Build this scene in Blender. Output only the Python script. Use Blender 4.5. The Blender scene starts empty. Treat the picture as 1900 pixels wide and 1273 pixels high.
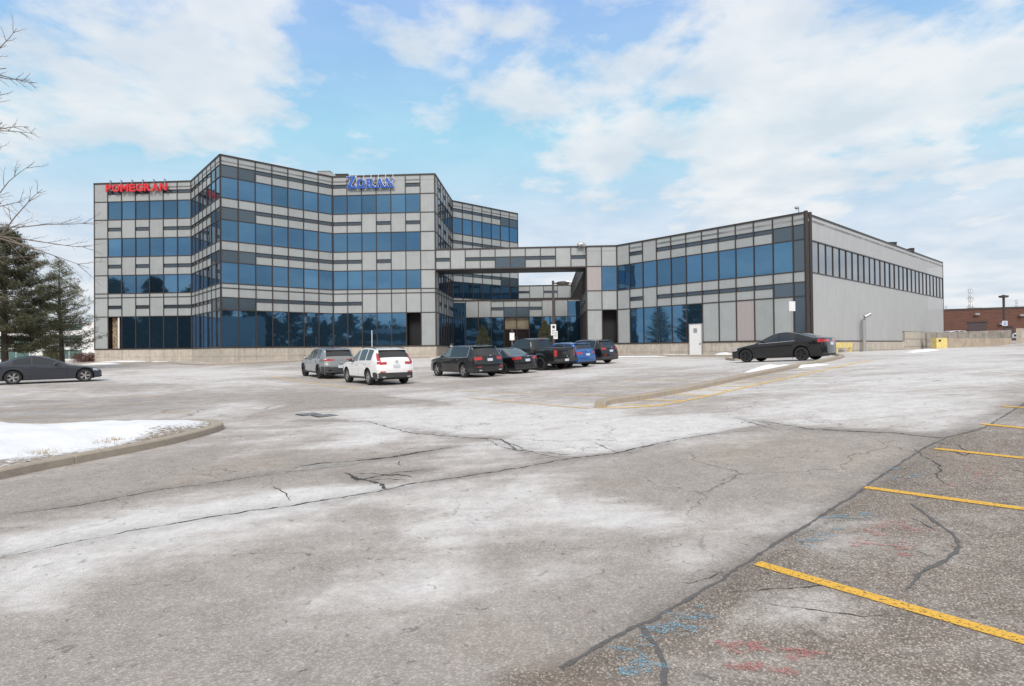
import bpy, bmesh, math, random
import numpy as np
from mathutils import Vector, Matrix
rad = math.radians
C = bpy.context.scene.collection
rnd = random.Random(7)

# ------------------------------------------------------------------ camera
EYE = 1.6                      # eye height of the world origin level
F, PITCH, ROLL = 1067.7, 0.01023, -0.01063
cp, sp, cr_, sr_ = math.cos(PITCH), math.sin(PITCH), math.cos(ROLL), math.sin(ROLL)
_r, _u = np.array([1, 0, 0.]), np.array([0, -sp, cp])
CF = np.array([0, cp, sp]); CR = cr_*_r + sr_*_u; CU = -sr_*_r + cr_*_u
cam = bpy.data.objects.new('camera', bpy.data.cameras.new('camera')); C.objects.link(cam)
cam.data.sensor_width = 36; cam.data.lens = F*36/1900
cam.data.clip_start = 0.1; cam.data.clip_end = 5000
cam.matrix_world = Matrix(((CR[0], CU[0], -CF[0], 0), (CR[1], CU[1], -CF[1], 0), (CR[2], CU[2], -CF[2], EYE), (0, 0, 0, 1)))
bpy.context.scene.camera = cam

# ------------------------------------------------------------------ world
SUN_EL, SUN_AZ = rad(42), rad(182)      # veiled sun behind the camera (azimuth from +Y, clockwise)
w = bpy.data.worlds.new("World"); bpy.context.scene.world = w; w.use_nodes = True
nt = w.node_tree; nt.nodes.clear()
def N(t, **k):
    n = nt.nodes.new(t)
    for a, b in k.items(): setattr(n, a, b)
    return n
def wmath(op, a, b=None, c=None, clamp=False):
    n = N('ShaderNodeMath', operation=op); n.use_clamp = clamp
    for i, v in enumerate((a, b, c)):
        if v is None: continue
        if isinstance(v, (int, float)): n.inputs[i].default_value = v
        else: nt.links.new(v, n.inputs[i])
    return n.outputs[0]
tc = N('ShaderNodeTexCoord')
sky = N('ShaderNodeTexSky', sky_type='NISHITA'); sky.sun_disc = False
sky.sun_elevation = SUN_EL; sky.sun_rotation = SUN_AZ; sky.air_density = 1.0; sky.dust_density = 0.6; sky.ozone_density = 1.6
sx = N('ShaderNodeSeparateXYZ'); nt.links.new(tc.outputs['Generated'], sx.inputs[0])
zc = wmath('ADD', wmath('MAXIMUM', sx.outputs[2], 0.0), 0.16)
cx_ = wmath('DIVIDE', sx.outputs[0], zc); cy_ = wmath('DIVIDE', sx.outputs[1], zc)
cb = N('ShaderNodeCombineXYZ'); nt.links.new(cx_, cb.inputs[0]); nt.links.new(cy_, cb.inputs[1])
n1 = N('ShaderNodeTexNoise'); n1.inputs['Scale'].default_value = 2.9; n1.inputs['Detail'].default_value = 10; n1.inputs['Roughness'].default_value = .55
n1.inputs['Distortion'].default_value = .25
nt.links.new(cb.outputs[0], n1.inputs['Vector'])
n2 = N('ShaderNodeTexNoise'); n2.inputs['Scale'].default_value = 7.0; n2.inputs['Detail'].default_value = 8; n2.inputs['Roughness'].default_value = .6
nt.links.new(cb.outputs[0], n2.inputs['Vector'])
def pix_dir(x, y):
    d = CF + CR*(x-950)/F - CU*(y-636.5)/F
    return d/np.linalg.norm(d)
# banks of cloud by sky direction: (direction, angular size deg, weight)
cover = None
for (x, y, s, wt) in ((130, 110, 9, .26), (330, 90, 8, .14), (520, 230, 8, .16), (820, 150, 9, .12), (1250, 140, 15, .18), (1600, 240, 14, .20), (1050, 260, 8, .14),
                      (60, 240, 6, .10), (1750, 60, 12, .12), (430, 50, 6, .06), (300, 240, 6, .10), (1480, 330, 8, .10), (1000, 330, 6, -.06),
                      (260, 330, 8, -.16), (700, 330, 8, -.14), (640, 40, 7, -.05), (200, 20, 5, -.10), (900, 400, 10, -.10), (1080, 110, 5, -.07), (1750, 400, 9, -.10)):
    d = pix_dir(x, y)
    dp = N('ShaderNodeVectorMath', operation='DOT_PRODUCT'); nt.links.new(tc.outputs['Generated'], dp.inputs[0]); dp.inputs[1].default_value = tuple(d)
    c0 = math.cos(rad(s*1.3))
    m = N('ShaderNodeMapRange', interpolation_type='SMOOTHSTEP')
    m.inputs[1].default_value = c0; m.inputs[2].default_value = 1.0; m.inputs[3].default_value = 0; m.inputs[4].default_value = wt
    nt.links.new(dp.outputs['Value'], m.inputs[0])
    cover = m.outputs[0] if cover is None else wmath('ADD', cover, m.outputs[0])
cover = wmath('MULTIPLY', cover, .50)
fld = wmath('ADD', wmath('ADD', wmath('MULTIPLY', n1.outputs[0], .72), wmath('MULTIPLY', n2.outputs[0], .28)), cover)
mr = N('ShaderNodeMapRange', interpolation_type='SMOOTHSTEP'); nt.links.new(fld, mr.inputs[0])
mr.inputs[1].default_value = .44; mr.inputs[2].default_value = .67
dens = mr.outputs[0]
def ramp(v, a, b, c, d):
    n = N('ShaderNodeMapRange', interpolation_type='SMOOTHSTEP'); nt.links.new(v, n.inputs[0])
    for k, x in enumerate((a, b, c, d)): n.inputs[k+1].default_value = x
    return n.outputs[0]
# thin veil growing toward the horizon; unseen closed cloud added overhead and behind for neutral ambient light
veil = ramp(sx.outputs[2], 0.0, .34, .95, .26)
over = ramp(sx.outputs[2], .58, .80, 0, 1); back = ramp(sx.outputs[1], .15, -.35, 0, .93)
dens2 = wmath('MAXIMUM', wmath('MAXIMUM', wmath('MULTIPLY', dens, .9), veil), wmath('MAXIMUM', over, back))
n3 = N('ShaderNodeTexNoise'); n3.inputs['Scale'].default_value = 3.2; n3.inputs['Detail'].default_value = 8
nt.links.new(cb.outputs[0], n3.inputs['Vector'])
crp = N('ShaderNodeValToRGB'); nt.links.new(n3.outputs[0], crp.inputs[0])
crp.color_ramp.elements[0].position = .38; crp.color_ramp.elements[0].color = (4.2, 4.6, 5.0, 1)
crp.color_ramp.elements[1].position = .62; crp.color_ramp.elements[1].color = (5.4, 5.45, 5.5, 1)
warm = N('ShaderNodeMixRGB'); nt.links.new(wmath('MAXIMUM', over, back), warm.inputs[0]); nt.links.new(crp.outputs[0], warm.inputs[1]); 
crw = N('ShaderNodeValToRGB'); nt.links.new(n1.outputs[0], crw.inputs[0])
crw.color_ramp.elements[0].position = .36; crw.color_ramp.elements[0].color = (3.9, 4.1, 4.4, 1)
crw.color_ramp.elements[1].position = .62; crw.color_ramp.elements[1].color = (5.8, 5.65, 5.5, 1)
nt.links.new(crw.outputs[0], warm.inputs[2])
skm = N('ShaderNodeMixRGB', blend_type='MULTIPLY'); skm.inputs[0].default_value = 1; nt.links.new(sky.outputs[0], skm.inputs[1]); skm.inputs[2].default_value = (.92, 1.42, 1.7, 1)
skd = N('ShaderNodeMixRGB', blend_type='DARKEN'); skd.inputs[0].default_value = 1; nt.links.new(skm.outputs[0], skd.inputs[1]); skd.inputs[2].default_value = (2.7, 3.9, 5.25, 1)
mixc = N('ShaderNodeMixRGB'); nt.links.new(dens2, mixc.inputs[0]); nt.links.new(skd.outputs[0], mixc.inputs[1]); nt.links.new(warm.outputs[0], mixc.inputs[2])
bg = N('ShaderNodeBackground'); bg.inputs[1].default_value = 0.1; nt.links.new(mixc.outputs[0], bg.inputs[0])
wo = N('ShaderNodeOutputWorld'); nt.links.new(bg.outputs[0], wo.inputs[0])

# ------------------------------------------------------------------ sun, exposure
sl = bpy.data.lights.new('sun', 'SUN'); sl.energy = 1.5; sl.angle = rad(24); sl.color = (1, .955, .90)
so = bpy.data.objects.new('sun', sl); C.objects.link(so)
sd = Vector((math.sin(SUN_AZ)*math.cos(SUN_EL), math.cos(SUN_AZ)*math.cos(SUN_EL), math.sin(SUN_EL)))
so.rotation_euler = sd.to_track_quat('Z', 'Y').to_euler()
vs = bpy.context.scene.view_settings
vs.view_transform = 'Standard'; vs.look = 'None'; vs.exposure = 0.75; vs.gamma = 1; vs.use_curve_mapping = False

# ------------------------------------------------------------------ geometry of the place
B = 1.524
AX = -0.06087
def dr(deg): t = AX + rad(deg); return np.array([math.cos(t), math.sin(t)])
L7 = 7*B
P = [np.array([-44.05, 60.71])]
for ang in (0, -45, 45, 0, 90, 45): P.append(P[-1] + L7*dr(ang))
PB = P[4] + 10*B*dr(0); P7 = P[4] + 12*B*dr(0); P8 = P7 + 18.03*dr(-45)
P9 = P8 + 0.95*dr(45); P10 = P8 + 41.52*dr(45)
ZB = EYE + 0.455                       # sill level of the curtain wall

# terrain: thin plate through measured heights (x, y, height below/above eye)
CT = np.array([(0, 0, -1.55), (0, 3, -1.54), (-6, 4, -1.6), (-15, 10, -1.55), (-6.4, 26, -1.56), (-10.5, 32, -1.48), (-2.5, 31, -1.5), (1.9, 34.7, -1.32),
    (5.9, 40, -1.07), (12.2, 26.5, -.75), (-22.8, 28.5, -1.47), (-44, 58.5, -1.06), (-26.3, 49.5, -1.16), (-33, 57, -1.1), (-7.7, 56, -.8), (10.6, 54, -.8), (-18, 56, -.95),
    (22, 41, -.72), (33, 51, -.55), (45, 62, -.62), (41, 55.5, -.84), (49, 55.5, -.1), (34, 40, -.15), (18, 20, -.5), (10.6, 11.9, -.72), (7.0, 8.3, -.95),
    (6.2, 7.8, -1.05), (5.0, 6.9, -1.18), (3.4, 5.5, -1.33), (1.6, 3.8, -1.44), (60, 66, .35), (-90, 90, -1.1), (-60, 20, -1.5), (-60, -40, -1.6), (0, -40, -1.5), (40, -20, -.8),
    (80, 30, .6), (90, 105, .6), (0, 66, -.75), (4, 90, -.7), (0, 130, -.6), (-60, 130, -1.0), (5, 16, -1.12), (3, 26, -1.25), (28, 30, -.3), (0, 10, -1.42), (5, 48, -.9)])
def _phi(r2): return np.where(r2 > 1e-9, r2*np.log(np.maximum(r2, 1e-9))*.5, 0)
_n = len(CT); _X = CT[:, :2]/20
_K = _phi(((_X[:, None]-_X[None])**2).sum(-1)) + np.eye(_n)*0.02
_Pm = np.c_[np.ones(_n), _X]
_A = np.block([[_K, _Pm], [_Pm.T, np.zeros((3, 3))]])
_sol = np.linalg.solve(_A, np.r_[CT[:, 2], 0, 0, 0])
def ground(x, y):
    x = np.asarray(x, float); y = np.asarray(y, float)
    q = np.stack([x, y], -1)/20
    r2 = ((q[..., None, :]-_X)**2).sum(-1)
    z = _phi(r2)@_sol[:_n] + _sol[_n] + q@_sol[_n+1:]
    d = np.hypot(x, y-30); t = np.clip((d-70)/70, 0, 1); t = t*t*(3-2*t)
    return z*(1-t) + t*(-.7+.9*np.tanh(x/80)) + EYE
def gz(x, y): return float(ground(x, y))
def pray(x, y):
    d = CF + CR*(x-950)/F - CU*(y-636.5)/F
    return d
def onground(x, y):
    """where the photo's line of sight through (x, y) meets the terrain"""
    d = pray(x, y); ts = np.geomspace(1.2, 400, 500)
    zz = EYE + ts*d[2] - ground(ts*d[0], ts*d[1])
    i = np.where(zz < 0)[0]
    if len(i) == 0: t = 200.
    else:
        a, b = ts[max(i[0]-1, 0)], ts[i[0]]
        for _ in range(25):
            m = (a+b)/2
            if EYE + m*d[2] - gz(m*d[0], m*d[1]) < 0: b = m
            else: a = m
        t = (a+b)/2
    return np.array([t*d[0], t*d[1]])
def at(x, y, Y):
    d = pray(x, y); t = Y/d[1]
    return np.array([t*d[0], Y, EYE + t*d[2]])

# ------------------------------------------------------------------ helpers
def tag(o, label=None, cat=None, group=None, kind=None):
    if label: o['label'] = label
    if cat: o['category'] = cat
    if group: o['group'] = group
    if kind: o['kind'] = kind
    return o
def empty(name, loc=(0, 0, 0), rz=0, **k):
    o = bpy.data.objects.new(name, None); C.objects.link(o); o.location = loc; o.rotation_euler = (0, 0, rz); o.empty_display_size = .3
    return tag(o, **k)
class MB:
    def __init__(s): s.v = []; s.f = []; s.m = []; s.c = []
    def quad(s, *pts, m=0, c=0.0):
        i = len(s.v); s.v += [tuple(map(float, p)) for p in pts]; s.f.append(tuple(range(i, i+len(pts)))); s.m.append(m); s.c.append(c)
    def box(s, x0, x1, y0, y1, z0, z1, m=0, c=0.0):
        s.hexa([(x0, y0), (x1, y0), (x1, y1), (x0, y1)], z0, z1, m, c)
    def hexa(s, poly, z0, z1, m=0, c=0.0):
        n = len(poly); i = len(s.v)
        s.v += [(float(p[0]), float(p[1]), float(z0)) for p in poly] + [(float(p[0]), float(p[1]), float(z1)) for p in poly]
        F_ = [tuple(i+k for k in reversed(range(n))), tuple(i+n+k for k in range(n))]
        for k in range(n): F_.append((i+k, i+(k+1) % n, i+n+(k+1) % n, i+n+k))
        s.f += F_; s.m += [m]*len(F_); s.c += [c]*len(F_)
    def obox(s, o, ux, uy, uz, m=0, c=0.0):
        o = np.array(o, float); ux, uy, uz = (np.array(a, float) for a in (ux, uy, uz)); i = len(s.v)
        for a, b_, d in ((0, 0, 0), (1, 0, 0), (1, 1, 0), (0, 1, 0), (0, 0, 1), (1, 0, 1), (1, 1, 1), (0, 1, 1)):
            s.v.append(tuple(o + a*ux + b_*uy + d*uz))
        F_ = [(3, 2, 1, 0), (4, 5, 6, 7), (0, 1, 5, 4), (1, 2, 6, 5), (2, 3, 7, 6), (3, 0, 4, 7)]
        s.f += [tuple(i+k for k in q) for q in F_]; s.m += [m]*6; s.c += [c]*6
    def tube(s, pts, rr, n=8, m=0, cap=True, c=0.0):
        pts = [np.array(p, float) for p in pts]; rings = []
        for k, p in enumerate(pts):
            d = (pts[min(k+1, len(pts)-1)] - pts[max(k-1, 0)]); d = d/max(np.linalg.norm(d), 1e-9)
            a = np.cross(d, (0, 0, 1.) if abs(d[2]) < .9 else (1., 0, 0)); a /= np.linalg.norm(a); b_ = np.cross(d, a)
            r = rr[k] if isinstance(rr, (list, tuple)) else rr
            i = len(s.v); s.v += [tuple(p + r*(math.cos(t)*a + math.sin(t)*b_)) for t in [2*math.pi*j/n for j in range(n)]]; rings.append(i)
        for a, b_ in zip(rings, rings[1:]):
            for j in range(n): s.f.append((a+j, a+(j+1) % n, b_+(j+1) % n, b_+j)); s.m.append(m); s.c.append(c)
        if cap:
            s.f.append(tuple(rings[0]+j for j in reversed(range(n)))); s.f.append(tuple(rings[-1]+j for j in range(n))); s.m += [m, m]; s.c += [c, c]
    def build(s, name, mats, parent=None, smooth=None, attr=False, **k):
        me = bpy.data.meshes.new(name); me.from_pydata(s.v, [], s.f)
        for mm in (mats if isinstance(mats, (list, tuple)) else [mats]): me.materials.append(mm)
        me.polygons.foreach_set('material_index', s.m)
        if attr:
            a = me.attributes.new('tone', 'FLOAT', 'FACE'); a.data.foreach_set('value', s.c)
        if smooth is not None:
            me.polygons.foreach_set('use_smooth', [True]*len(me.polygons)); me.update(); me.set_sharp_from_angle(angle=rad(smooth))
        me.update()
        o = bpy.data.objects.new(name, me); C.objects.link(o)
        if parent: o.parent = parent
        return tag(o, **k)

# ------------------------------------------------------------------ materials
def mat(name, col=(.5, .5, .5), rough=.6, metal=0., spec=.5, noise=0., nscale=8., bump=0., bscale=40., coat=0., tone=0., emit=None):
    m = bpy.data.materials.new(name); m.use_nodes = True; t = m.node_tree; b = t.nodes['Principled BSDF']
    b.inputs['Base Color'].default_value = (*col, 1); b.inputs['Roughness'].default_value = rough; b.inputs['Metallic'].default_value = metal
    b.inputs['Specular IOR Level'].default_value = spec
    if coat: b.inputs['Coat Weight'].default_value = coat; b.inputs['Coat Roughness'].default_value = .03
    geo = t.nodes.new('ShaderNodeTexCoord'); src = None
    if noise or tone:
        hs = t.nodes.new('ShaderNodeHueSaturation'); hs.inputs['Color'].default_value = (*col, 1)
        t.links.new(hs.outputs[0], b.inputs['Base Color'])
        val = None
        if noise:
            nz = t.nodes.new('ShaderNodeTexNoise'); nz.inputs['Scale'].default_value = nscale; nz.inputs['Detail'].default_value = 6
            t.links.new(geo.outputs['Object'], nz.inputs['Vector'])
            mrr = t.nodes.new('ShaderNodeMapRange'); mrr.inputs[1].default_value = .3; mrr.inputs[2].default_value = .7
            mrr.inputs[3].default_value = 1-noise; mrr.inputs[4].default_value = 1+noise; t.links.new(nz.outputs[0], mrr.inputs[0]); val = mrr.outputs[0]
        if tone:
            at_ = t.nodes.new('ShaderNodeAttribute'); at_.attribute_name = 'tone'
            ml = t.nodes.new('ShaderNodeMath'); ml.operation = 'MULTIPLY_ADD'; t.links.new(at_.outputs['Fac'], ml.inputs[0]); ml.inputs[1].default_value = tone
            if val: t.links.new(val, ml.inputs[2])
            else: ml.inputs[2].default_value = 1
            val = ml.outputs[0]
        t.links.new(val, hs.inputs['Value'])
    if bump:
        nz = t.nodes.new('ShaderNodeTexNoise'); nz.inputs['Scale'].default_value = bscale; nz.inputs['Detail'].default_value = 5
        t.links.new(geo.outputs['Object'], nz.inputs['Vector'])
        bp = t.nodes.new('ShaderNodeBump'); bp.inputs['Strength'].default_value = bump; bp.inputs['Distance'].default_value = .02
        t.links.new(nz.outputs[0], bp.inputs['Height']); t.links.new(bp.outputs[0], b.inputs['Normal'])
    if emit: b.inputs['Emission Color'].default_value = (*emit, 1); b.inputs['Emission Strength'].default_value = 1
    return m
M = {}
M['panel'] = mat('cladding_panel', (.36, .382, .385), .38, tone=.07, noise=.05, nscale=1.2)
M['panel_pink'] = mat('cladding_panel_pink', (.385, .35, .345), .4, noise=.03)
M['siding'] = mat('metal_siding', (.46, .465, .465), .5, noise=.03, nscale=.7)
M['mullion'] = mat('bronze_mullion', (.055, .045, .042), .45, metal=.3)
M['glass'] = mat('reflective_blue_glass', (.094, .205, .33), .03, metal=.9, tone=.34)
M['glass_light'] = mat('reflective_spandrel_glass', (.10, .135, .165), .12, metal=.6, tone=.2)
M['glass_slit'] = mat('slit_glass', (.09, .12, .15), .15, metal=.6)
M['glass_side'] = mat('side_glass_pale_reflection', (.36, .37, .385), .05, metal=.9, tone=.15)  # same window glass, its pale grazing reflection put into the base colour
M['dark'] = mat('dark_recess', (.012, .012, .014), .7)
M['base'] = mat('beige_precast', (.50, .45, .385), .85, noise=.14, nscale=2.2, bump=.2)
M['conc'] = mat('grey_concrete', (.30, .275, .245), .9, noise=.25, nscale=2.0, bump=.3)
M['kerb'] = mat('kerb_concrete', (.37, .315, .255), .9, noise=.10, nscale=9, bump=.3, bscale=40)
M['walk'] = mat('pavement_concrete', (.48, .44, .40), .9, noise=.2, nscale=1.5)
M['black'] = mat('black_plastic', (.02, .02, .021), .5)
M['white'] = mat('white_paint', (.78, .78, .78), .5, noise=.03)
M['steel'] = mat('galvanised_steel', (.45, .45, .45), .4, metal=.7)
M['lampmetal'] = mat('dark_lamp_metal', (.055, .045, .042), .5)
M['red'] = mat('red_letter', (.62, .03, .04), .35)
M['blue'] = mat('blue_letter', (.02, .12, .52), .3)
M['yellow'] = mat('yellow_block_paint', (.72, .58, .22), .7, noise=.2, nscale=5)
M['roof'] = mat('roof_membrane', (.35, .35, .35), .9)
M['snow'] = mat('snow', (.80, .805, .82), .6, noise=.04, nscale=3, bump=.5, bscale=9)

# glass gets slight waviness so that each pane mirrors a little differently
for k in ('glass', 'glass_light', 'glass_side'):
    t = M[k].node_tree; b = t.nodes['Principled BSDF']
    tcn = t.nodes.new('ShaderNodeTexCoord'); nz = t.nodes.new('ShaderNodeTexNoise'); nz.inputs['Scale'].default_value = .55
    bp = t.nodes.new('ShaderNodeBump'); bp.inputs['Strength'].default_value = .12; bp.inputs['Distance'].default_value = .05
    t.links.new(tcn.outputs['Object'], nz.inputs['Vector']); t.links.new(nz.outputs[0], bp.inputs['Height']); t.links.new(bp.outputs[0], b.inputs['Normal'])

for k, amt in (('panel', .04), ('panel_pink', .04), ('siding', .05), ('base', .10), ('conc', .12)):
    t = M[k].node_tree; b = t.nodes['Principled BSDF']; src = b.inputs['Base Color'].links[0].from_socket
    tcn = t.nodes.new('ShaderNodeTexCoord'); mp = t.nodes.new('ShaderNodeMapping'); mp.inputs['Scale'].default_value = (5, 5, .22); t.links.new(tcn.outputs['Object'], mp.inputs[0])
    nz = t.nodes.new('ShaderNodeTexNoise'); nz.inputs['Scale'].default_value = 1.0; nz.inputs['Detail'].default_value = 7; nz.inputs['Roughness'].default_value = .7; t.links.new(mp.outputs[0], nz.inputs['Vector'])
    mr_ = t.nodes.new('ShaderNodeMapRange'); mr_.inputs[1].default_value = .35; mr_.inputs[2].default_value = .65; mr_.inputs[3].default_value = 1-amt*1.4; mr_.inputs[4].default_value = 1+amt*.6; t.links.new(nz.outputs[0], mr_.inputs[0])
    hv = t.nodes.new('ShaderNodeHueSaturation'); t.links.new(src, hv.inputs['Color']); t.links.new(mr_.outputs[0], hv.inputs['Value']); t.links.new(hv.outputs[0], b.inputs['Base Color'])
# precast joints in the base: brick texture in wall-plane coordinates (wall length in uv-like attribute not needed: joints are modelled)
# ------------------------------------------------------------------ the ground sheet
def axis(segs):
    out = [segs[0][0]]
    for a, b, s0, s1 in segs:
        x = a
        while x < b - 1e-6:
            t = (x-a)/(b-a); x = min(b, x + s0 + (s1-s0)*t); out.append(x)
    return np.array(out)
xs = axis([(-1500, -200, 200, 60), (-200, -60, 30, 4), (-60, -14, 2.0, .3), (-14, 14, .2, .2), (14, 60, .3, 2.0), (60, 200, 4, 30), (200, 1500, 60, 200)])
ys = axis([(-1500, -100, 200, 30), (-100, -5, 15, 1.5), (-5, 1.5, 1.0, .3), (1.5, 14, .12, .16), (14, 36, .16, .5), (36, 75, .5, 1.0), (75, 200, 2, 20), (200, 2500, 50, 300)])
GX, GY = np.meshgrid(xs, ys)
GZ = ground(GX, GY)
# photo-traced patches of salt film and bare asphalt, laid on the ground as a stain attribute
rel = np.stack([GX, GY, GZ-EYE], -1); dep = rel@CF
ok = dep > .8
px = np.where(ok, 950 + F*(rel@CR)/np.maximum(dep, .8), -9999); py = np.where(ok, 636.5 - F*(rel@CU)/np.maximum(dep, .8), -9999)
salt = np.full(GX.shape, .49); coarse = np.zeros(GX.shape)
def blob(cx, cy, rx, ry, ang, val, soft=.6):
    a = rad(ang); dx = px-cx; dy = py-cy
    u = (dx*math.cos(a)+dy*math.sin(a))/rx; v = (-dx*math.sin(a)+dy*math.cos(a))/ry
    r = np.sqrt(u*u+v*v); wgt = np.clip((1+soft-r)/(2*soft), 0, 1); wgt = wgt*wgt*(3-2*wgt)
    return wgt*val
for a in ((480, 1060, 120, 26, -12, .22), (300, 1120, 160, 22, -14, .2), (1020, 1060, 90, 26, 5, .22), (620, 1190, 120, 22, -6, .2), (900, 1120, 120, 20, 4, .18), (1250, 960, 80, 16, 0, .2), (60, 1200, 120, 30, -10, .2), (230, 1005, 330, 60, -12, .42), (520, 940, 260, 20, -9, .35), (80, 1090, 120, 60, -10, .25), (830, 975, 110, 50, 10, .35), (730, 1085, 150, 50, -5, .42), (960, 930, 160, 30, 10, .2),
          (560, 1130, 90, 35, -30, .3), (1160, 965, 120, 22, 6, .45), (1290, 1045, 70, 28, 10, .25), (1090, 790, 330, 36, 3, .55), (930, 830, 140, 16, -5, .3), (1000, 880, 120, 26, -8, .15),
          (1620, 765, 300, 40, 3, .45), (620, 812, 180, 20, -9, .5), (1750, 690, 250, 30, 0, .4), (1560, 1000, 90, 32, 0, .3), (1500, 1135, 120, 42, 5, .35), (1760, 1040, 40, 18, 0, .25),
          (1400, 1150, 40, 20, 20, .3), (1530, 930, 110, 35, -35, .25), (1640, 860, 60, 25, 0, .3), (700, 742, 240, 16, -3, .2), (300, 700, 250, 12, 0, .25), (860, 780, 250, 22, 4, .3),
          (1050, 690, 180, 12, -3, .25), (900, 668, 260, 7, -1, .3), (1250, 672, 120, 9, 0, .35), (450, 690, 130, 9, 0, .25), (1700, 650, 200, 8, 0, .35), (440, 845, 60, 10, -8, .3),
          (1400, 880, 300, 40, 0, -.42), (330, 890, 380, 36, -9, -.25), (700, 858, 160, 20, -5, -.2), (330, 1150, 420, 75, -12, -.36), (950, 1170, 320, 70, -8, -.4), (700, 1240, 500, 50, 0, -.3), (1130, 1030, 220, 60, 0, -.2), (1370, 745, 250, 18, -8, -.16),
          (600, 742, 110, 14, 0, -.5), (850, 715, 100, 6, 0, -.2), (1000, 800, 120, 7, -6, -.3), (330, 740, 200, 9, -2, -.22), (140, 712, 200, 7, 0, -.25), (620, 707, 140, 8, 3, -.4), (950, 700, 130, 7, -5, -.3)):
    salt += blob(*a)
# coarse, older asphalt to the right of the sealed joint
dist_ = np.hypot(GX, GY); fs_ = np.clip((dist_-14)/16, 0, 1); salt += .16*fs_*fs_*(3-2*fs_)
jl = np.array([(1040, 1240), (1190, 1160), (1400, 1035), (1560, 935), (1740, 815), (1845, 783), (1900, 750), (1990, 690)], float)
jx = np.interp(-py, -jl[:, 1], jl[:, 0], left=900, right=2500)
coarse = np.clip((px-jx)/8, 0, 1)*(py > 690)
salt = np.where(coarse > .5, salt-.22*coarse, salt)
def polym(pts, val, soft=5):
    # distance-softened polygon in the traced view
    sel = (px > min(p[0] for p in pts)-40) & (px < max(p[0] for p in pts)+40) & (py > min(p[1] for p in pts)-30) & (py < max(p[1] for p in pts)+30)
    X_, Y_ = px[sel], py[sel]; ins = np.zeros(X_.shape, bool); dm = np.full(X_.shape, 1e9)
    for (x1, y1), (x2, y2) in zip(pts, pts[1:]+pts[:1]):
        if y1 != y2: ins ^= ((y1 > Y_) != (y2 > Y_)) & (X_ < (x2-x1)*(Y_-y1)/(y2-y1)+x1)
        tt_ = np.clip(((X_-x1)*(x2-x1)+(Y_-y1)*(y2-y1)*4)/((x2-x1)**2+4*(y2-y1)**2+1e-9), 0, 1); dm = np.minimum(dm, np.hypot(X_-x1-tt_*(x2-x1), (Y_-y1-tt_*(y2-y1))*2))
    sd_ = np.where(ins, dm, -dm); salt[sel] += val*np.clip(.5+sd_/(2*soft), 0, 1)
polym([(0, 1003), (200, 965), (400, 932), (560, 905), (700, 893), (740, 897), (700, 911), (560, 935), (300, 975), (0, 1033)], .35)
polym([(935, 817), (1150, 775), (1290, 768), (1410, 782), (1380, 795), (1260, 815), (1130, 843), (1050, 851), (980, 838)], .35)
polym([(470, 768), (570, 742), (700, 733), (800, 742), (850, 752), (760, 757), (600, 760)], -.5)
polym([(500, 835), (760, 803), (720, 820), (600, 833)], .3); polym([(640, 877), (700, 868), (790, 870), (760, 884), (715, 905), (665, 892)], -.3)
polym([(1410, 790), (1740, 812), (1640, 880), (1560, 935), (1300, 940), (1100, 900), (1200, 850)], -.25, 30)
polym([(0, 905), (300, 850), (560, 800), (640, 800), (520, 878), (300, 906), (0, 955)], -.28, 12)
V = np.stack([GX, GY, GZ], -1).reshape(-1, 3)
ny, nx = GX.shape; ii = np.arange(ny*nx).reshape(ny, nx)
Fq = np.stack([ii[:-1, :-1], ii[:-1, 1:], ii[1:, 1:], ii[1:, :-1]], -1).reshape(-1, 4)
me = bpy.data.meshes.new('ground'); me.from_pydata(V.tolist(), [], Fq.tolist())
stain = np.zeros(GX.shape)
CRK = [[(0, 1035), (150, 1003), (300, 975), (420, 955), (560, 935), (700, 912), (850, 886), (1000, 862), (1055, 851), (1130, 843), (1260, 815), (1380, 795), (1430, 788)],
       [(0, 957), (150, 937), (300, 908), (400, 895), (530, 877), (590, 860), (650, 857), (730, 848), (840, 829)], [(640, 877), (665, 890), (705, 897), (715, 910)], [(660, 887), (740, 878), (790, 872)],
       [(1375, 778), (1500, 796), (1640, 803), (1740, 812)], [(1040, 1240), (1190, 1160), (1400, 1035), (1560, 935), (1740, 815), (1905, 748)], [(930, 815), (980, 838), (1055, 851)], [(560, 780), (680, 782), (850, 811), (930, 815)]]
near = (np.hypot(GX, GY) < 45)
for l in CRK:
    g_ = [onground(*p) for p in l]; dm = np.full(GX.shape, 9.)
    for a_, b_ in zip(g_, g_[1:]):
        ab = b_-a_; tt_ = np.clip(((GX-a_[0])*ab[0]+(GY-a_[1])*ab[1])/(ab@ab), 0, 1); dm = np.minimum(dm, np.hypot(GX-a_[0]-tt_*ab[0], GY-a_[1]-tt_*ab[1]))
    stain = np.maximum(stain, np.exp(-(dm/.20)**2)*near)
for nm, arr in (('salt', salt), ('coarse', coarse), ('stain', stain)):
    a = me.attributes.new(nm, 'FLOAT', 'POINT'); a.data.foreach_set('value', arr.reshape(-1).astype(np.float32))
me.polygons.foreach_set('use_smooth', [True]*len(me.polygons))
gob = bpy.data.objects.new('ground', me); C.objects.link(gob); gob['kind'] = 'structure'
gm = bpy.data.materials.new('salted_asphalt'); gm.use_nodes = True; t = gm.node_tree; bs = t.nodes['Principled BSDF']; me.materials.append(gm)
def G(ty, **k):
    n = t.nodes.new(ty)
    for a, b in k.items(): setattr(n, a, b)
    return n
def gmath(op, a, b=None, c=None, clamp=False):
    n = G('ShaderNodeMath', operation=op); n.use_clamp = clamp
    for i, v in enumerate((a, b, c)):
        if v is None: continue
        if isinstance(v, (int, float)): n.inputs[i].default_value = v
        else: t.links.new(v, n.inputs[i])
    return n.outputs[0]
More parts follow.
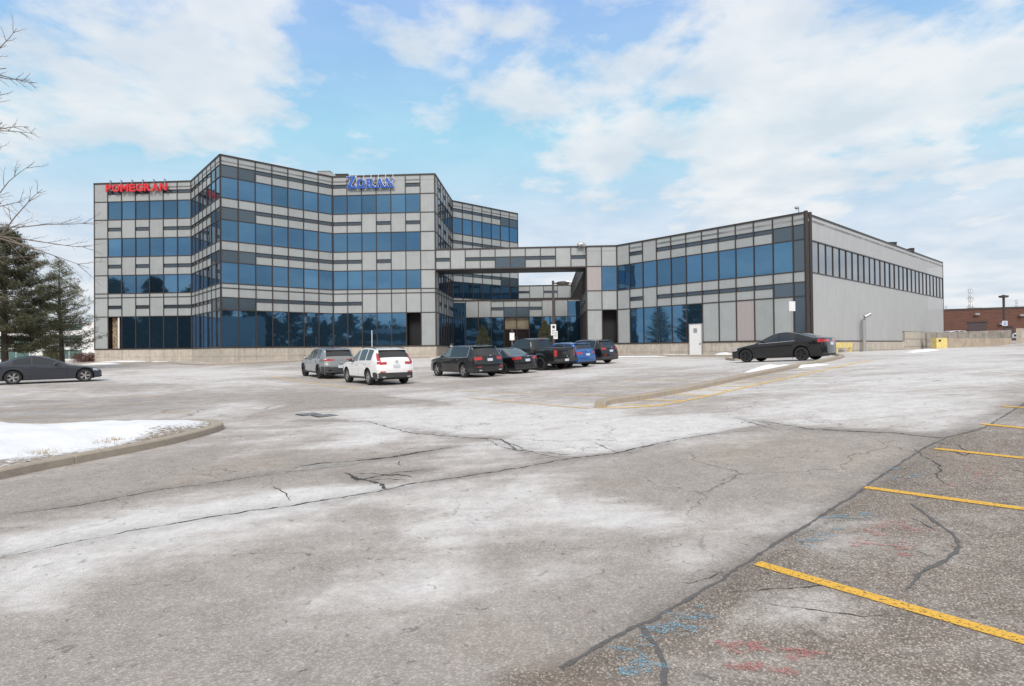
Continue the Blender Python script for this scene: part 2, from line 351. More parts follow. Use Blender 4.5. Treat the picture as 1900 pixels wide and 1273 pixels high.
def gnoise(scale, det=5, rough=.6, dist=0., vec=None):
    n = G('ShaderNodeTexNoise'); n.inputs['Scale'].default_value = scale; n.inputs['Detail'].default_value = det; n.inputs['Roughness'].default_value = rough; n.inputs['Distortion'].default_value = dist
    t.links.new(vec or gco.outputs['Object'], n.inputs['Vector']); return n.outputs[0]
def gmap(v, a, b, c=0., d=1., sm=False):
    n = G('ShaderNodeMapRange'); n.interpolation_type = 'SMOOTHSTEP' if sm else 'LINEAR'
    t.links.new(v, n.inputs[0]); n.inputs[1].default_value = a; n.inputs[2].default_value = b; n.inputs[3].default_value = c; n.inputs[4].default_value = d; return n.outputs[0]
gco = G('ShaderNodeTexCoord')
sA = G('ShaderNodeAttribute', attribute_name='salt').outputs['Fac']; cA = G('ShaderNodeAttribute', attribute_name='coarse').outputs['Fac']
nb = gnoise(.22, 6, .62, .6); nm_ = gnoise(1.3, 7, .68, .8); nf = gnoise(9, 5, .7)
s1 = gmath('ADD', sA, gmath('MULTIPLY', gmath('SUBTRACT', nb, .5), 1.75))
s1 = gmath('ADD', s1, gmath('MULTIPLY', gmath('SUBTRACT', nm_, .5), 1.25))
stm = G('ShaderNodeMapping'); stm.inputs['Rotation'].default_value = (0, 0, rad(-38)); stm.inputs['Scale'].default_value = (.35, 4.0, 1); t.links.new(gco.outputs['Object'], stm.inputs[0])
s1 = gmath('ADD', s1, gmath('MULTIPLY', gmath('SUBTRACT', gnoise(.8, 6, .6, .5, stm.outputs[0]), .5), .8))
s1 = gmath('ADD', s1, gmath('MULTIPLY', gmath('SUBTRACT', nf, .5), .35))
# aggregate: small stones poke through the salt film
vo = G('ShaderNodeTexVoronoi'); vo.inputs['Scale'].default_value = 95; t.links.new(gco.outputs['Object'], vo.inputs['Vector'])
vo2 = G('ShaderNodeTexVoronoi'); vo2.inputs['Scale'].default_value = 120; t.links.new(gco.outputs['Object'], vo2.inputs['Vector'])
gr = G('ShaderNodeTexNoise'); gr.inputs['Scale'].default_value = 60; gr.inputs['Detail'].default_value = 3; t.links.new(gco.outputs['Object'], gr.inputs['Vector'])
s2 = gmath('ADD', s1, gmath('MULTIPLY', gmath('SUBTRACT', gr.outputs[0], .5), .7))
stA = G('ShaderNodeAttribute', attribute_name='stain').outputs['Fac']
s2 = gmath('SUBTRACT', s2, gmath('MULTIPLY', stA, gmath('MULTIPLY', nm_, .7)))
sm_ = gmath('MULTIPLY', gmap(s2, .12, .95, sm=True), .92)
sepc = G('ShaderNodeSeparateColor'); t.links.new(vo.outputs['Color'], sepc.inputs[0])
sepc2 = G('ShaderNodeSeparateColor'); t.links.new(vo2.outputs['Color'], sepc2.inputs[0])
stone = gmath('POWER', sepc.outputs[0], 3.0); stone2 = gmath('POWER', sepc2.outputs[1], 4.0)
asp = G('ShaderNodeMixRGB'); asp.inputs[1].default_value = (.325, .288, .260, 1); asp.inputs[2].default_value = (.50, .455, .42, 1); t.links.new(stone, asp.inputs[0])
asc = G('ShaderNodeMixRGB'); asc.inputs[1].default_value = (.185, .155, .13, 1); asc.inputs[2].default_value = (.56, .49, .42, 1); t.links.new(stone2, asc.inputs[0])
am = G('ShaderNodeMixRGB'); t.links.new(cA, am.inputs[0]); t.links.new(asp.outputs[0], am.inputs[1]); t.links.new(asc.outputs[0], am.inputs[2])
# tan tint of old sand
sand = gmap(gnoise(.45, 5, .6, .4), .5, .72, 0, .3, True)
am2 = G('ShaderNodeMixRGB'); t.links.new(sand, am2.inputs[0]); t.links.new(am.outputs[0], am2.inputs[1]); am2.inputs[2].default_value = (.42, .34, .25, 1)
sc = G('ShaderNodeMixRGB'); sc.inputs[1].default_value = (.54, .498, .466, 1); sc.inputs[2].default_value = (.69, .67, .65, 1); t.links.new(gmap(s1, .45, 1.1), sc.inputs[0])
fin = G('ShaderNodeMixRGB'); t.links.new(sm_, fin.inputs[0]); t.links.new(am2.outputs[0], fin.inputs[1]); t.links.new(sc.outputs[0], fin.inputs[2])
# tiny white salt grains
wn = G('ShaderNodeTexVoronoi'); wn.inputs['Scale'].default_value = 17; t.links.new(gco.outputs['Object'], wn.inputs['Vector'])
grain = gmap(wn.outputs['Distance'], .10, .06)
sp3 = G('ShaderNodeSeparateColor'); t.links.new(wn.outputs['Color'], sp3.inputs[0])
grain = gmath('MULTIPLY', grain, gmath('GREATER_THAN', sp3.outputs[0], .72))
fin2 = G('ShaderNodeMixRGB'); t.links.new(grain, fin2.inputs[0]); t.links.new(fin.outputs[0], fin2.inputs[1]); fin2.inputs[2].default_value = (.75, .75, .75, 1)
# mottling, pits, and a web of fine cracks where the asphalt is tired
mot = gmap(gmath('ADD', gmath('MULTIPLY', gnoise(3.4, 8, .72, .5), .6), gmath('MULTIPLY', gnoise(21, 4, .7), .4)), .36, .64, .80, 1.14)
pit = gmap(gnoise(11, 3, .55, 1.0), .30, .36, .62, 1.0)
wv = G('ShaderNodeVectorMath', operation='MULTIPLY_ADD'); wn3 = G('ShaderNodeTexNoise'); wn3.inputs['Scale'].default_value = 1.6; wn3.inputs['Detail'].default_value = 6; t.links.new(gco.outputs['Object'], wn3.inputs['Vector'])
t.links.new(wn3.outputs['Color'], wv.inputs[0]); wv.inputs[1].default_value = (.9, .9, 0); t.links.new(gco.outputs['Object'], wv.inputs[2])
def web(scale, wd, lo, hi, ns):
    vc = G('ShaderNodeTexVoronoi'); vc.feature = 'DISTANCE_TO_EDGE'; vc.inputs['Scale'].default_value = scale; t.links.new(wv.outputs[0], vc.inputs['Vector'])
    line = gmap(vc.outputs['Distance'], wd*.4, wd, 1, 0)
    return gmath('MULTIPLY', line, gmap(gnoise(ns, 4, .6), lo, hi, 0, 1, True))
ck = gmath('MAXIMUM', web(.42, .0045, .47, .56, .16), web(1.5, .014, .56, .62, .35))
dk = gmath('MULTIPLY', gmath('MULTIPLY', mot, pit), gmath('SUBTRACT', 1.0, gmath('MULTIPLY', ck, .45)))
dk = gmath('MULTIPLY', dk, gmath('SUBTRACT', 1.0, gmath('MULTIPLY', stA, gmath('MULTIPLY', nm_, .35))))
fin3 = G('ShaderNodeHueSaturation'); t.links.new(fin2.outputs[0], fin3.inputs['Color']); t.links.new(dk, fin3.inputs['Value'])
t.links.new(fin3.outputs[0], bs.inputs['Base Color']); bs.inputs['Roughness'].default_value = .85; bs.inputs['Specular IOR Level'].default_value = .3
bp = G('ShaderNodeBump'); bp.inputs['Strength'].default_value = .5; bp.inputs['Distance'].default_value = .012
t.links.new(gmath('ADD', gmath('MULTIPLY', vo.outputs['Distance'], .6), gmath('MULTIPLY', gr.outputs[0], .5)), bp.inputs['Height']); t.links.new(bp.outputs[0], bs.inputs['Normal'])

# ------------------------------------------------------------------ draped ribbons: kerbs, lines, cracks
def resample(pts, step):
    pts = [np.array(p, float) for p in pts]; out = [pts[0]]
    for a, b in zip(pts, pts[1:]):
        n = max(1, int(np.linalg.norm(b-a)/step))
        for k in range(1, n+1): out.append(a+(b-a)*k/n)
    return out
def smooth_poly(pts, it=2):
    for _ in range(it):
        q = [pts[0]]
        for a, b in zip(pts, pts[1:]): q += [a*.75+b*.25, a*.25+b*.75]
        q.append(pts[-1]); pts = q
    return pts
def ribbon(mb, pts, width, lift=.004, step=.15, jit=0., wj=0., taper=False, m=0, seed=1):
    r = random.Random(seed); pts = resample(pts, step); n = len(pts); L = []; R_ = []
    off = 0
    for k, p in enumerate(pts):
        d = pts[min(k+1, n-1)]-pts[max(k-1, 0)]; d = d/max(np.linalg.norm(d), 1e-9); nn = np.array([-d[1], d[0]])
        off = off*.6 + r.gauss(0, jit); wd = width*(1+r.uniform(-wj, wj))/2
        if taper: wd *= min(1, .15+4*k/n, .15+4*(n-1-k)/n)
        a, b = p+nn*(off+wd), p+nn*(off-wd)
        L.append((a[0], a[1], gz(*a)+lift)); R_.append((b[0], b[1], gz(*b)+lift))
    for k in range(n-1): mb.quad(L[k], R_[k], R_[k+1], L[k+1], m=m)
def Pg(l): return [onground(*p) for p in l]
# yellow paint, worn
def worn_paint(name, col, wear, scale=22):
    m = bpy.data.materials.new(name); m.use_nodes = True; tt = m.node_tree; b = tt.nodes['Principled BSDF']
    b.inputs['Base Color'].default_value = (*col, 1); b.inputs['Roughness'].default_value = .75
    c = tt.nodes.new('ShaderNodeTexCoord'); n = tt.nodes.new('ShaderNodeTexNoise'); n.inputs['Scale'].default_value = scale; n.inputs['Detail'].default_value = 8; n.inputs['Roughness'].default_value = .75
    tt.links.new(c.outputs['Object'], n.inputs['Vector']); r = tt.nodes.new('ShaderNodeMapRange'); tt.links.new(n.outputs[0], r.inputs[0])
    r.inputs[1].default_value = wear-.05; r.inputs[2].default_value = wear+.05; tt.links.new(r.outputs[0], b.inputs['Alpha'])
    return m
M['line'] = worn_paint('yellow_line_paint', (.76, .44, .06), .43, 55)
M['line_old'] = worn_paint('faded_yellow_line_paint', (.68, .46, .20), .47)
M['crack'] = worn_paint('open_crack', (.05, .046, .042), .44, 45)
M['seal'] = worn_paint('tar_sealant', (.125, .12, .118), .43, 40)
mb = MB()
for i, (a, b) in enumerate((((1405, 1046), (1960, 1207)), ((1605, 905), (1960, 953)), ((1735, 833), (1960, 857)), ((1820, 787), (1960, 801)), ((1858, 754), (1960, 761)))):
    ribbon(mb, Pg([a, b]), .088, .006, .2, .001, .03, seed=i)
mb.build('parking_lines', M['line'], kind='structure')
mb = MB()
hl = smooth_poly(Pg([(1112, 757), (1170, 757), (1230, 752), (1300, 738), (1400, 715), (1500, 694), (1622, 668)]), 2)
ribbon(mb, hl, .11, .006, .3, .001, .03)
for i, (a, b) in enumerate((((1155, 751), (1232, 753)), ((1195, 742), (1268, 744)), ((1245, 731), (1312, 734)), ((1290, 723), (1352, 725)), ((1328, 716), (1388, 717)), ((1362, 709), (1422, 710)),
        ((1400, 701), (1456, 702)), ((1438, 694), (1490, 695)), ((1475, 687), (1525, 688)), ((1510, 681), (1560, 681)), ((1540, 675), (1590, 674)))):
    ribbon(mb, Pg([a, b]), .10, .005, .3, .001, .03, seed=i)
for i, l in enumerate((((504, 699), (670, 721)), ((595, 706), (642, 702)), ((700, 707), (760, 704)))):
    ribbon(mb, Pg(l), .10, .005, .4, .001, .05, seed=40+i)
mb.build('hatched_lines', worn_paint('yellow_hatch_paint', (.80, .52, .12), .40), kind='structure')
mb = MB()
for i, l in enumerate((((1214, 692), (1404, 694)), ((1158, 704), (1317, 707)), ((1132, 717), (1240, 720)), ((1080, 732), (1153, 735)), ((860, 726), (1100, 734)), ((867, 738), (1092, 758)),
        ((0, 731), (152, 725)), ((-60, 764), (274, 750)), ((0, 779), (60, 775)), ((296, 766), (350, 763)), ((0, 797), (195, 787)), ((770, 704), (860, 707)), ((905, 703), (960, 700)), ((0, 741), (300, 735)))):
    ribbon(mb, Pg(l), .11, .005, .5, .001, .05, seed=60+i)
mb.build('faded_parking_lines', M['line_old'], kind='structure')
# cracks
mb = MB()
for i, (l, wd) in enumerate(((((0, 1035), (150, 1003), (300, 975), (420, 955), (560, 935), (700, 912), (760, 898), (850, 886), (1000, 862), (1055, 851), (1130, 843), (1260, 815), (1380, 795), (1430, 788)), .028),
        (((0, 957), (150, 937), (300, 908), (400, 895), (530, 877)), .018), (((530, 877), (560, 865), (590, 860), (650, 857), (730, 848), (800, 836), (840, 829)), .060),
        (((640, 877), (665, 890), (700, 885), (735, 881), (765, 886)), .045), (((640, 877), (660, 887), (705, 897), (715, 910)), .045), (((700, 884), (740, 876), (790, 872)), .035), (((655, 880), (690, 878), (720, 883), (745, 880)), .03), (((680, 893), (720, 889), (760, 891)), .025),
        (((560, 780), (680, 782), (760, 803), (850, 811), (930, 815), (980, 838), (1040, 851)), .028), (((930, 815), (960, 835), (1040, 843), (1100, 841)), .02), (((900, 815), (935, 830), (985, 842)), .015),
        (((1375, 778), (1440, 786), (1500, 796), (1640, 803), (1740, 812), (1800, 811)), .03), (((470, 770), (600, 757), (700, 752), (800, 747)), .03), (((700, 735), (760, 742), (800, 745)), .03),
        (((470, 765), (520, 750), (570, 742)), .03), (((1690, 825), (1740, 830), (1790, 845), (1812, 835)), .012), (((1730, 820), (1780, 828), (1800, 842)), .012), (((1690, 830), (1745, 865), (1740, 885), (1760, 900)), .012),
        (((1640, 925), (1700, 930), (1760, 915)), .010), (((1250, 1085), (1290, 1078), (1350, 1062)), .008), (((1330, 1100), (1450, 1092), (1560, 1085)), .008),
        (((1420, 1120), (1500, 1130), (1600, 1145), (1650, 1140)), .010), (((1690, 960), (1740, 985)), .008), (((1100, 820), (1140, 838), (1180, 842)), .012), (((1380, 780), (1420, 792), (1450, 800)), .015), (((740, 855), (745, 865)), .012), (((505, 900), (530, 915), (540, 930)), .015))):
    ribbon(mb, Pg(l), wd*.9, .003, .05, .010, .9, taper=True, seed=90+i)
mb.build('pavement_cracks', M['crack'], kind='structure')
mb = MB()
for i, (l, wd) in enumerate(((((1040, 1240), (1120, 1195), (1190, 1160), (1300, 1100), (1400, 1035), (1480, 985), (1560, 935), (1640, 880), (1740, 815), (1820, 797), (1845, 783), (1905, 748), (1960, 712)), .035),
        (((1690, 935), (1740, 970), (1775, 1000), (1776, 1020), (1750, 1045), (1710, 1060), (1685, 1095)), .034), (((1190, 1160), (1212, 1200), (1228, 1230), (1240, 1290)), .034))):
    ribbon(mb, smooth_poly(Pg(l), 1), wd*.68, .0045, .04, .005, .6, seed=130+i)
mb.build('tar_seals', M['seal'], kind='structure')
# broken edge: a sunken scrap of asphalt beside the open crack
mb = MB()
pl = Pg([(530, 876), (560, 866), (600, 860), (650, 857), (690, 853), (650, 864), (590, 870)]); cpt = sum(pl)/len(pl)
mb.quad(*[(p[0], p[1], gz(*p)+.003) for p in pl]); mb.build('sunken_asphalt', mat('sunken_asphalt', (.30, .28, .255), .9, noise=.25, nscale=12), kind='structure')
# sprayed utility marks
def flecks(mb, c, n, sx_, sy_, seed):
    r = random.Random(seed)
    for _ in range(n):
        x = c[0]+r.gauss(0, sx_); y = c[1]+r.gauss(0, sy_)
        a = onground(x, y); L = r.uniform(.03, .14); th = rad(-14)+r.gauss(0, .28); d = np.array([math.cos(th), math.sin(th)])
        ribbon(mb, [a, a+d*L*.5+np.array([0, r.gauss(0, .01)]), a+d*L], r.uniform(.014, .045), .005, .03, .004, .5, taper=True, seed=r.randint(0, 9999))
mb = MB()
for i, c in enumerate(((1235, 1150), (1285, 1140), (1265, 1160), (1150, 1212), (1175, 1228), (1140, 1245), (1200, 1170), (1540, 962), (1520, 985), (1600, 957), (1495, 1005), (1575, 962), (1690, 882), (1715, 862), (1650, 880))): flecks(mb, c, 7 if c[1] > 1100 else 7, 15, 5 if c[1] < 1100 else 9, 200+i)
mb.build('blue_paint_marks', worn_paint('blue_spray', (.24, .42, .53), .53, 80), kind='structure')
mb = MB()
for i, c in enumerate(((1340, 1195), (1370, 1203), (1440, 1207), (1465, 1215), (1350, 1233), (1430, 1240), (1590, 1005), (1620, 975), (1650, 972), (1600, 985), (1695, 985), (1668, 1012), (1655, 1028), (1800, 880), (1835, 872), (1820, 893), (1790, 868), (1880, 822), (1760, 900))): flecks(mb, c, 7, 14, 4, 300+i)
mb.build('red_paint_marks', worn_paint('red_spray', (.56, .23, .21), .53, 80), kind='structure')

def kerb(name, pts, width=.17, height=.14, step=.3, closed=False, m=None):
    pts = resample(pts, step); n = len(pts); mb = MB(); prof = [(-.5, -.06), (-.5, .82), (-.38, 1.0), (.38, 1.0), (.5, .85), (.5, -.06)]; rings = []; acc = 0.
    for k, p in enumerate(pts):
        d = pts[min(k+1, n-1)]-pts[max(k-1, 0)]; d = d/max(np.linalg.norm(d), 1e-9); nn = np.array([-d[1], d[0]]); z = gz(*p); i = len(mb.v)
        for a, h in prof: q = p+nn*a*width; mb.v.append((q[0], q[1], z+h*height))
        rings.append(i)
        acc += np.linalg.norm(pts[min(k+1, n-1)]-p)
        if acc > 3 and k < n-1 and np.linalg.norm(pts[k+1]-p) > .09:
            acc = 0.
            for o_, sc_ in ((.02, 1.), (.026, .90), (.045, .90), (.051, 1.)):
                i = len(mb.v); rings.append(i)
                for a, h in prof: q = p+d*o_+nn*a*width*sc_; mb.v.append((q[0], q[1], z+h*height*sc_))
    for a, b in zip(rings, rings[1:]):
        for j in range(5): mb.f.append((a+j, b+j, b+j+1, a+j+1)); mb.m.append(0); mb.c.append(0)
    for r0 in (rings[0], rings[-1]): mb.f.append(tuple(r0+j for j in range(6))); mb.m.append(0); mb.c.append(0)
    return mb.build(name, m or M['kerb'], kind='structure')
isl = smooth_poly(Pg([(-420, 975), (-150, 925), (0, 886), (190, 849), (296, 828), (376, 808), (408, 797), (400, 791), (376, 789), (276, 789), (0, 797), (-420, 806)]), 2)
kerb('kerb', isl, .19, .125)
med = smooth_poly(Pg([(1114, 757), (1118, 750), (1200, 740), (1300, 720), (1400, 698), (1470, 684), (1535, 671), (1560, 665), (1563, 661), (1545, 657.5), (1490, 656)]), 2)
kerb('kerb', med, .25, .13)
kerb('kerb', Pg([(1350, 664), (1351, 668), (1365, 669.5), (1400, 668)]), .22, .15)

# island: snow with grass and gravel showing by the kerb
def inpoly(pts, x, y):
    c = False; n = len(pts)
    for i in range(n):
        (x1, y1), (x2, y2) = pts[i][:2], pts[i-1][:2]
        if (y1 > y) != (y2 > y) and x < (x2-x1)*(y-y1)/(y2-y1)+x1: c = not c
    return c
def dist_poly(pts, q):
    a = np.array(pts); b = np.roll(a, -1, 0); ab = b-a; t_ = np.clip(((q-a)*ab).sum(1)/np.maximum((ab**2).sum(1), 1e-9), 0, 1)
    return np.sqrt((((a+ab*t_[:, None])-q)**2).sum(1)).min()
def near_poly(pts, q):
    a = np.array(pts); b = np.roll(a, -1, 0); ab = b-a; t_ = np.clip(((q-a)*ab).sum(1)/np.maximum((ab**2).sum(1), 1e-9), 0, 1); c_ = a+ab*t_[:, None]
    return c_[np.argmin(((c_-q)**2).sum(1))]
from mathutils import noise as mno
ia = np.array(isl); st = .14
X0, X1, Y0, Y1 = ia[:, 0].min(), ia[:, 0].max(), ia[:, 1].min(), ia[:, 1].max(); X0 = max(X0, -22)
gx = np.arange(X0, X1+st, st); gy = np.arange(Y0, Y1+st, st); idx = {}; mb = MB(); sn = []
for i, x in enumerate(gx):
    for j, y in enumerate(gy):
        d = dist_poly(isl, np.array([x, y])); ins_ = inpoly(isl, x, y)
        if ins_ or d < .21:
            if not ins_: x, y = near_poly(isl, np.array([x, y])); d = 0.
            e = min(1, d/1.1); e = e*e*(3-2*e)
            nz_ = mno.fractal(Vector((x*.55, y*.55, 3)), 1, 2, 4); h = .12+e*(.12+.14*nz_)+.035*e*mno.noise(Vector((x*3, y*3, 0)))
            idx[i, j] = len(mb.v); mb.v.append((x, y, gz(x, y)+(max(h, .112) if d > .13 else .112)))
            front_ = (1-min(1, d/1.0)); sn.append(1-front_*1.15+.5*mno.noise(Vector((x*1.2, y*1.2, 9))))
for (i, j), a in idx.items():
    q = [(i, j), (i+1, j), (i+1, j+1), (i, j+1)]
    if all(k in idx for k in q): mb.f.append(tuple(idx[k] for k in q)); mb.m.append(0); mb.c.append(0)
sm = bpy.data.materials.new('snow_over_grass'); sm.use_nodes = True; t = sm.node_tree; bs = t.nodes['Principled BSDF']; gco = G('ShaderNodeTexCoord')
sA = G('ShaderNodeAttribute', attribute_name='snow').outputs['Fac']
q = gmath('ADD', sA, gmath('MULTIPLY', gmath('SUBTRACT', gnoise(14, 7, .75), .5), 2.4)); q = gmap(q, -.05, .30)
gcol = G('ShaderNodeMixRGB'); gcol.inputs[1].default_value = (.10, .07, .05, 1); gcol.inputs[2].default_value = (.42, .33, .23, 1); t.links.new(gmap(gnoise(34, 5, .75), .36, .64), gcol.inputs[0])
fc = G('ShaderNodeMixRGB'); t.links.new(q, fc.inputs[0]); t.links.new(gcol.outputs[0], fc.inputs[1]); fc.inputs[2].default_value = (.80, .805, .82, 1); t.links.new(fc.outputs[0], bs.inputs['Base Color'])
bs.inputs['Roughness'].default_value = .7; bp = G('ShaderNodeBump'); bp.inputs['Strength'].default_value = .6; bp.inputs['Distance'].default_value = .04; t.links.new(gmath('ADD', gnoise(6, 6), gmath('MULTIPLY', q, .3)), bp.inputs['Height']); t.links.new(bp.outputs[0], bs.inputs['Normal'])
o = mb.build('snow', sm, smooth=60, kind='stuff'); a = o.data.attributes.new('snow', 'FLOAT', 'POINT'); a.data.foreach_set('value', sn)
tag(o, 'white snow sheet over gravel and brown grass on the kerbed island', 'snow')
# dead grass tufts
mb = MB(); r = random.Random(5)
ctr = [onground(x, y) for x, y in ((55, 858), (75, 856), (62, 860), (330, 803), (340, 801), (325, 806), (285, 812), (270, 816), (210, 830), (345, 804), (250, 822), (180, 836))]
for c in ctr:
    for _ in range(70):
        x = c[0]+r.gauss(0, .13); y = c[1]+r.gauss(0, .08)
        if not inpoly(isl, x, y): continue
        z = gz(x, y)+.12; a = r.uniform(0, 6.28); h = r.uniform(.03, .09); l = r.uniform(.02, .08); dx, dy = math.cos(a), math.sin(a)
        mb.quad((x-dy*.004, y+dx*.004, z), (x+dy*.004, y-dx*.004, z), (x+dx*l, y+dy*l, z+h))
mb.build('grass', mat('dead_grass', (.36, .24, .09), .9, noise=.3), kind='stuff', label='brown dead grass tufts poking through snow by the kerb', cat='grass')
# heaps of ploughed snow
def mound(mb, c, rx, ry, h, rot, seed):
    n = 48; k_ = 9; i0 = len(mb.v); cs, sn_ = math.cos(rot), math.sin(rot); rr = random.Random(seed)
    for k in range(k_+1):
        f = k/k_
        for j in range(n):
            a = 2*math.pi*j/n; wob = 1+.28*mno.noise(Vector((math.cos(a)*1.6, math.sin(a)*1.6, seed*3.1)))+.30*mno.noise(Vector((math.cos(a)*4+f, math.sin(a)*4, seed)))
            x, y = rx*f*wob*math.cos(a), ry*f*wob*math.sin(a); X, Y = c[0]+x*cs-y*sn_, c[1]+x*sn_+y*cs
            hh = h*(1-f**2.2)*(1+.35*mno.noise(Vector((X*1.7, Y*1.7, seed)))); mb.v.append((X, Y, gz(X, Y)+hh-.01*(f > .99)))
    for k in range(k_):
        for j in range(n):
            a = i0+k*n+j; b = i0+k*n+(j+1) % n; mb.f.append((a, b, b+n, a+n)); mb.m.append(0); mb.c.append(0)

# ------------------------------------------------------------------ curtain wall builder
LV = [ZB, EYE+3.82, EYE+5.83, EYE+6.26, EYE+8.18, EYE+10.13, EYE+12.07, EYE+14.05, EYE+15.96, EYE+17.89]   # levels of the tall block, bottom to top
def wall(parent, A, ang, widths, levels, rows, base_to=None, n_out=1, seed=0, top_trim=True, vm=.085):
    """rows: for each storey band (bottom to top) a string with one letter per bay
       P panel, p pinkish panel, G blue window, g grey glass, S panel with a slit window, Q panel over glass, D dark recess, . nothing"""
    r = random.Random(seed); d = dr(ang); nrm = np.array([d[1], -d[0]])*n_out
    cum = [0]
    for w_ in widths: cum.append(cum[-1]+w_)
    def pt(u, z, o=0): q = A+d*u+nrm*o; return (q[0], q[1], z)
    clads = [MB()]; clad = clads[0]; mul = MB()
    def rect(mbx, u0, u1, z0, z1, o=0, m=0, c=0., tilt=0.):
        t1, t2 = r.gauss(0, tilt), r.gauss(0, tilt)
        P4 = [pt(u0, z0, o-abs(t1)), pt(u1, z0, o-abs(t1)+t2 if t2 < 0 else o-abs(t1)), pt(u1, z1, o+min(t2, 0)), pt(u0, z1, o)]
        if n_out < 0: P4 = P4[::-1]
        mbx.quad(*P4, m=m, c=c)
    def bar(u0, u1, z0, z1, out):
        o = pt(u0, z0, -.03); q = np.array(pt(u1, z0, -.03))-np.array(o); mul.obox(o, q, np.array([*(nrm*(out+.03)), 0]), (0, 0, z1-z0))
    runs = {}
    for ri, row in enumerate(rows):
        z0, z1 = levels[ri], levels[ri+1]; H = z1-z0
        if ri and set(rows[ri-1]) <= set('Gg.') and clad.f: clads.append(MB()); clad = clads[-1]
        zs1, zs0 = z1-min(.85, H*.43), z1-min(1.17, H*.6)
        prev = None; win = None; slit = None; sp_ = None
        for bi, ch in enumerate(row):
            u0, u1 = cum[bi], cum[bi+1]; tone = r.gauss(0, .35)
            if ch != 'G' : win = None
            if ch != 'S': slit = None
            if ch not in 'gQ': sp_ = None
            if ch == 'P': rect(clad, u0, u1, z0, z1, c=tone, tilt=.001)
            elif ch == 'p': rect(clad, u0, u1, z0, z1, m=1, tilt=.001)
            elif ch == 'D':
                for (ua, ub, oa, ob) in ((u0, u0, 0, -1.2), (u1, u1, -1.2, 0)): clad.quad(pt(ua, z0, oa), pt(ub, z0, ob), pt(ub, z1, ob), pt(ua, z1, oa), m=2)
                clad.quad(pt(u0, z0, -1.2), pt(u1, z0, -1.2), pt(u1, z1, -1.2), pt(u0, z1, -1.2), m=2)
            elif ch == 'G':
                if win is None: win = MB(); runs.setdefault('window', []).append(win)
                rect(win, u0+.02, u1-.02, z0+.02, z1-.02, -.012, c=r.gauss(0, .35), tilt=.0022)
            elif ch == 'g' or ch == 'Q':
                if sp_ is None: sp_ = MB(); runs.setdefault('spandrel_glass', []).append(sp_)
                zt = z1 if ch == 'g' else zs1
                rect(sp_, u0+.02, u1-.02, z0+.02, zt, -.012, c=r.gauss(0, .4), tilt=.003)
                if ch == 'Q': rect(clad, u0, u1, zs1, z1, c=tone); bar(u0, u1, zs1-.03, zs1+.03, .042)
            elif ch == 'S':
                if slit is None: slit = MB(); runs.setdefault('slit_window', []).append(slit)
                rect(clad, u0, u1, z0, zs0, c=tone); rect(clad, u0, u1, zs1, z1, c=tone); rect(slit, u0, u1, zs0, zs1, -.03)
                bar(u0, u1, zs1-.022, zs1+.022, .042); bar(u0, u1, zs0-.022, zs0+.022, .042)
    tot = cum[-1]
    for ri, z in enumerate(levels[:len(rows)+1]):
        hh = .10 if ri in (0, len(rows)) else .04
        z0_, z1_ = (z-hh, z+.02) if ri == 0 else ((z-.04, z+.10) if ri == len(rows) else (z-.04, z+.04))
        bar(0, tot, z0_, z1_, .045 if 0 < ri < len(rows) else .075)
    for bi, u in enumerate(cum):
        wv = vm/2 if 0 < bi < len(cum)-1 else vm*.9
        bar(max(u-wv, 0), min(u+wv, tot), levels[0]+.021, levels[len(rows)]-.041, .052)
    for cl_ in clads:
        if cl_.f: cl_.build('cladding', [M['panel'], M['panel_pink'], M['dark']], parent, attr=True)
    mul.build('mullions', M['mullion'], parent)
    for nm, l in runs.items():
        for x in l: x.build(nm, {'window': M['glass'], 'spandrel_glass': M['glass_light'], 'slit_window': M['glass_slit']}[nm], parent, attr=True)
    if base_to is not None:
        bm_ = MB(); k = max(1, round(tot/B)); wd = tot/k; hb = (levels[0]-.10-base_to)
        for i in range(k):
            zz = levels[0]-.10; lo = zz
            for jn, hgt in enumerate((.80, .80, 2.4)):
                o = pt(i*wd+.012, zz-hgt+.02, -.25); bm_.obox(o, np.array([*(d*(wd-.024)), 0]), np.array([*(nrm*.27), 0]), (0, 0, hgt-.02)); zz -= hgt
        bm_.build('base_wall', M['base'], parent)
        b2 = MB(); o = pt(0, levels[0]-3.6, -.26); b2.obox(o, np.array([*(d*tot), 0]), np.array([*(nrm*.255), 0]), (0, 0, 3.5)); b2.build('base_joints', M['conc'], parent)
def core(parent, poly, z0, z1, name='core_wall', inset=.06):
    c = sum(poly)/len(poly)
    n = len(poly); out = []
    for i in range(n):
        a, b, e = poly[i-1], poly[i], poly[(i+1) % n]; d1 = (b-a)/np.linalg.norm(b-a); d2 = (e-b)/np.linalg.norm(e-b)
        n1_, n2_ = np.array([-d1[1], d1[0]]), np.array([-d2[1], d2[0]]); bi = n1_+n2_; bi = bi/np.linalg.norm(bi)/max(.4, math.sqrt((1+n1_@n2_)/2)); out.append(b+bi*inset)
    m_ = MB(); m_.hexa(out, z0, z1); return m_.build(name, M['black'], parent)
W7 = [B]*7
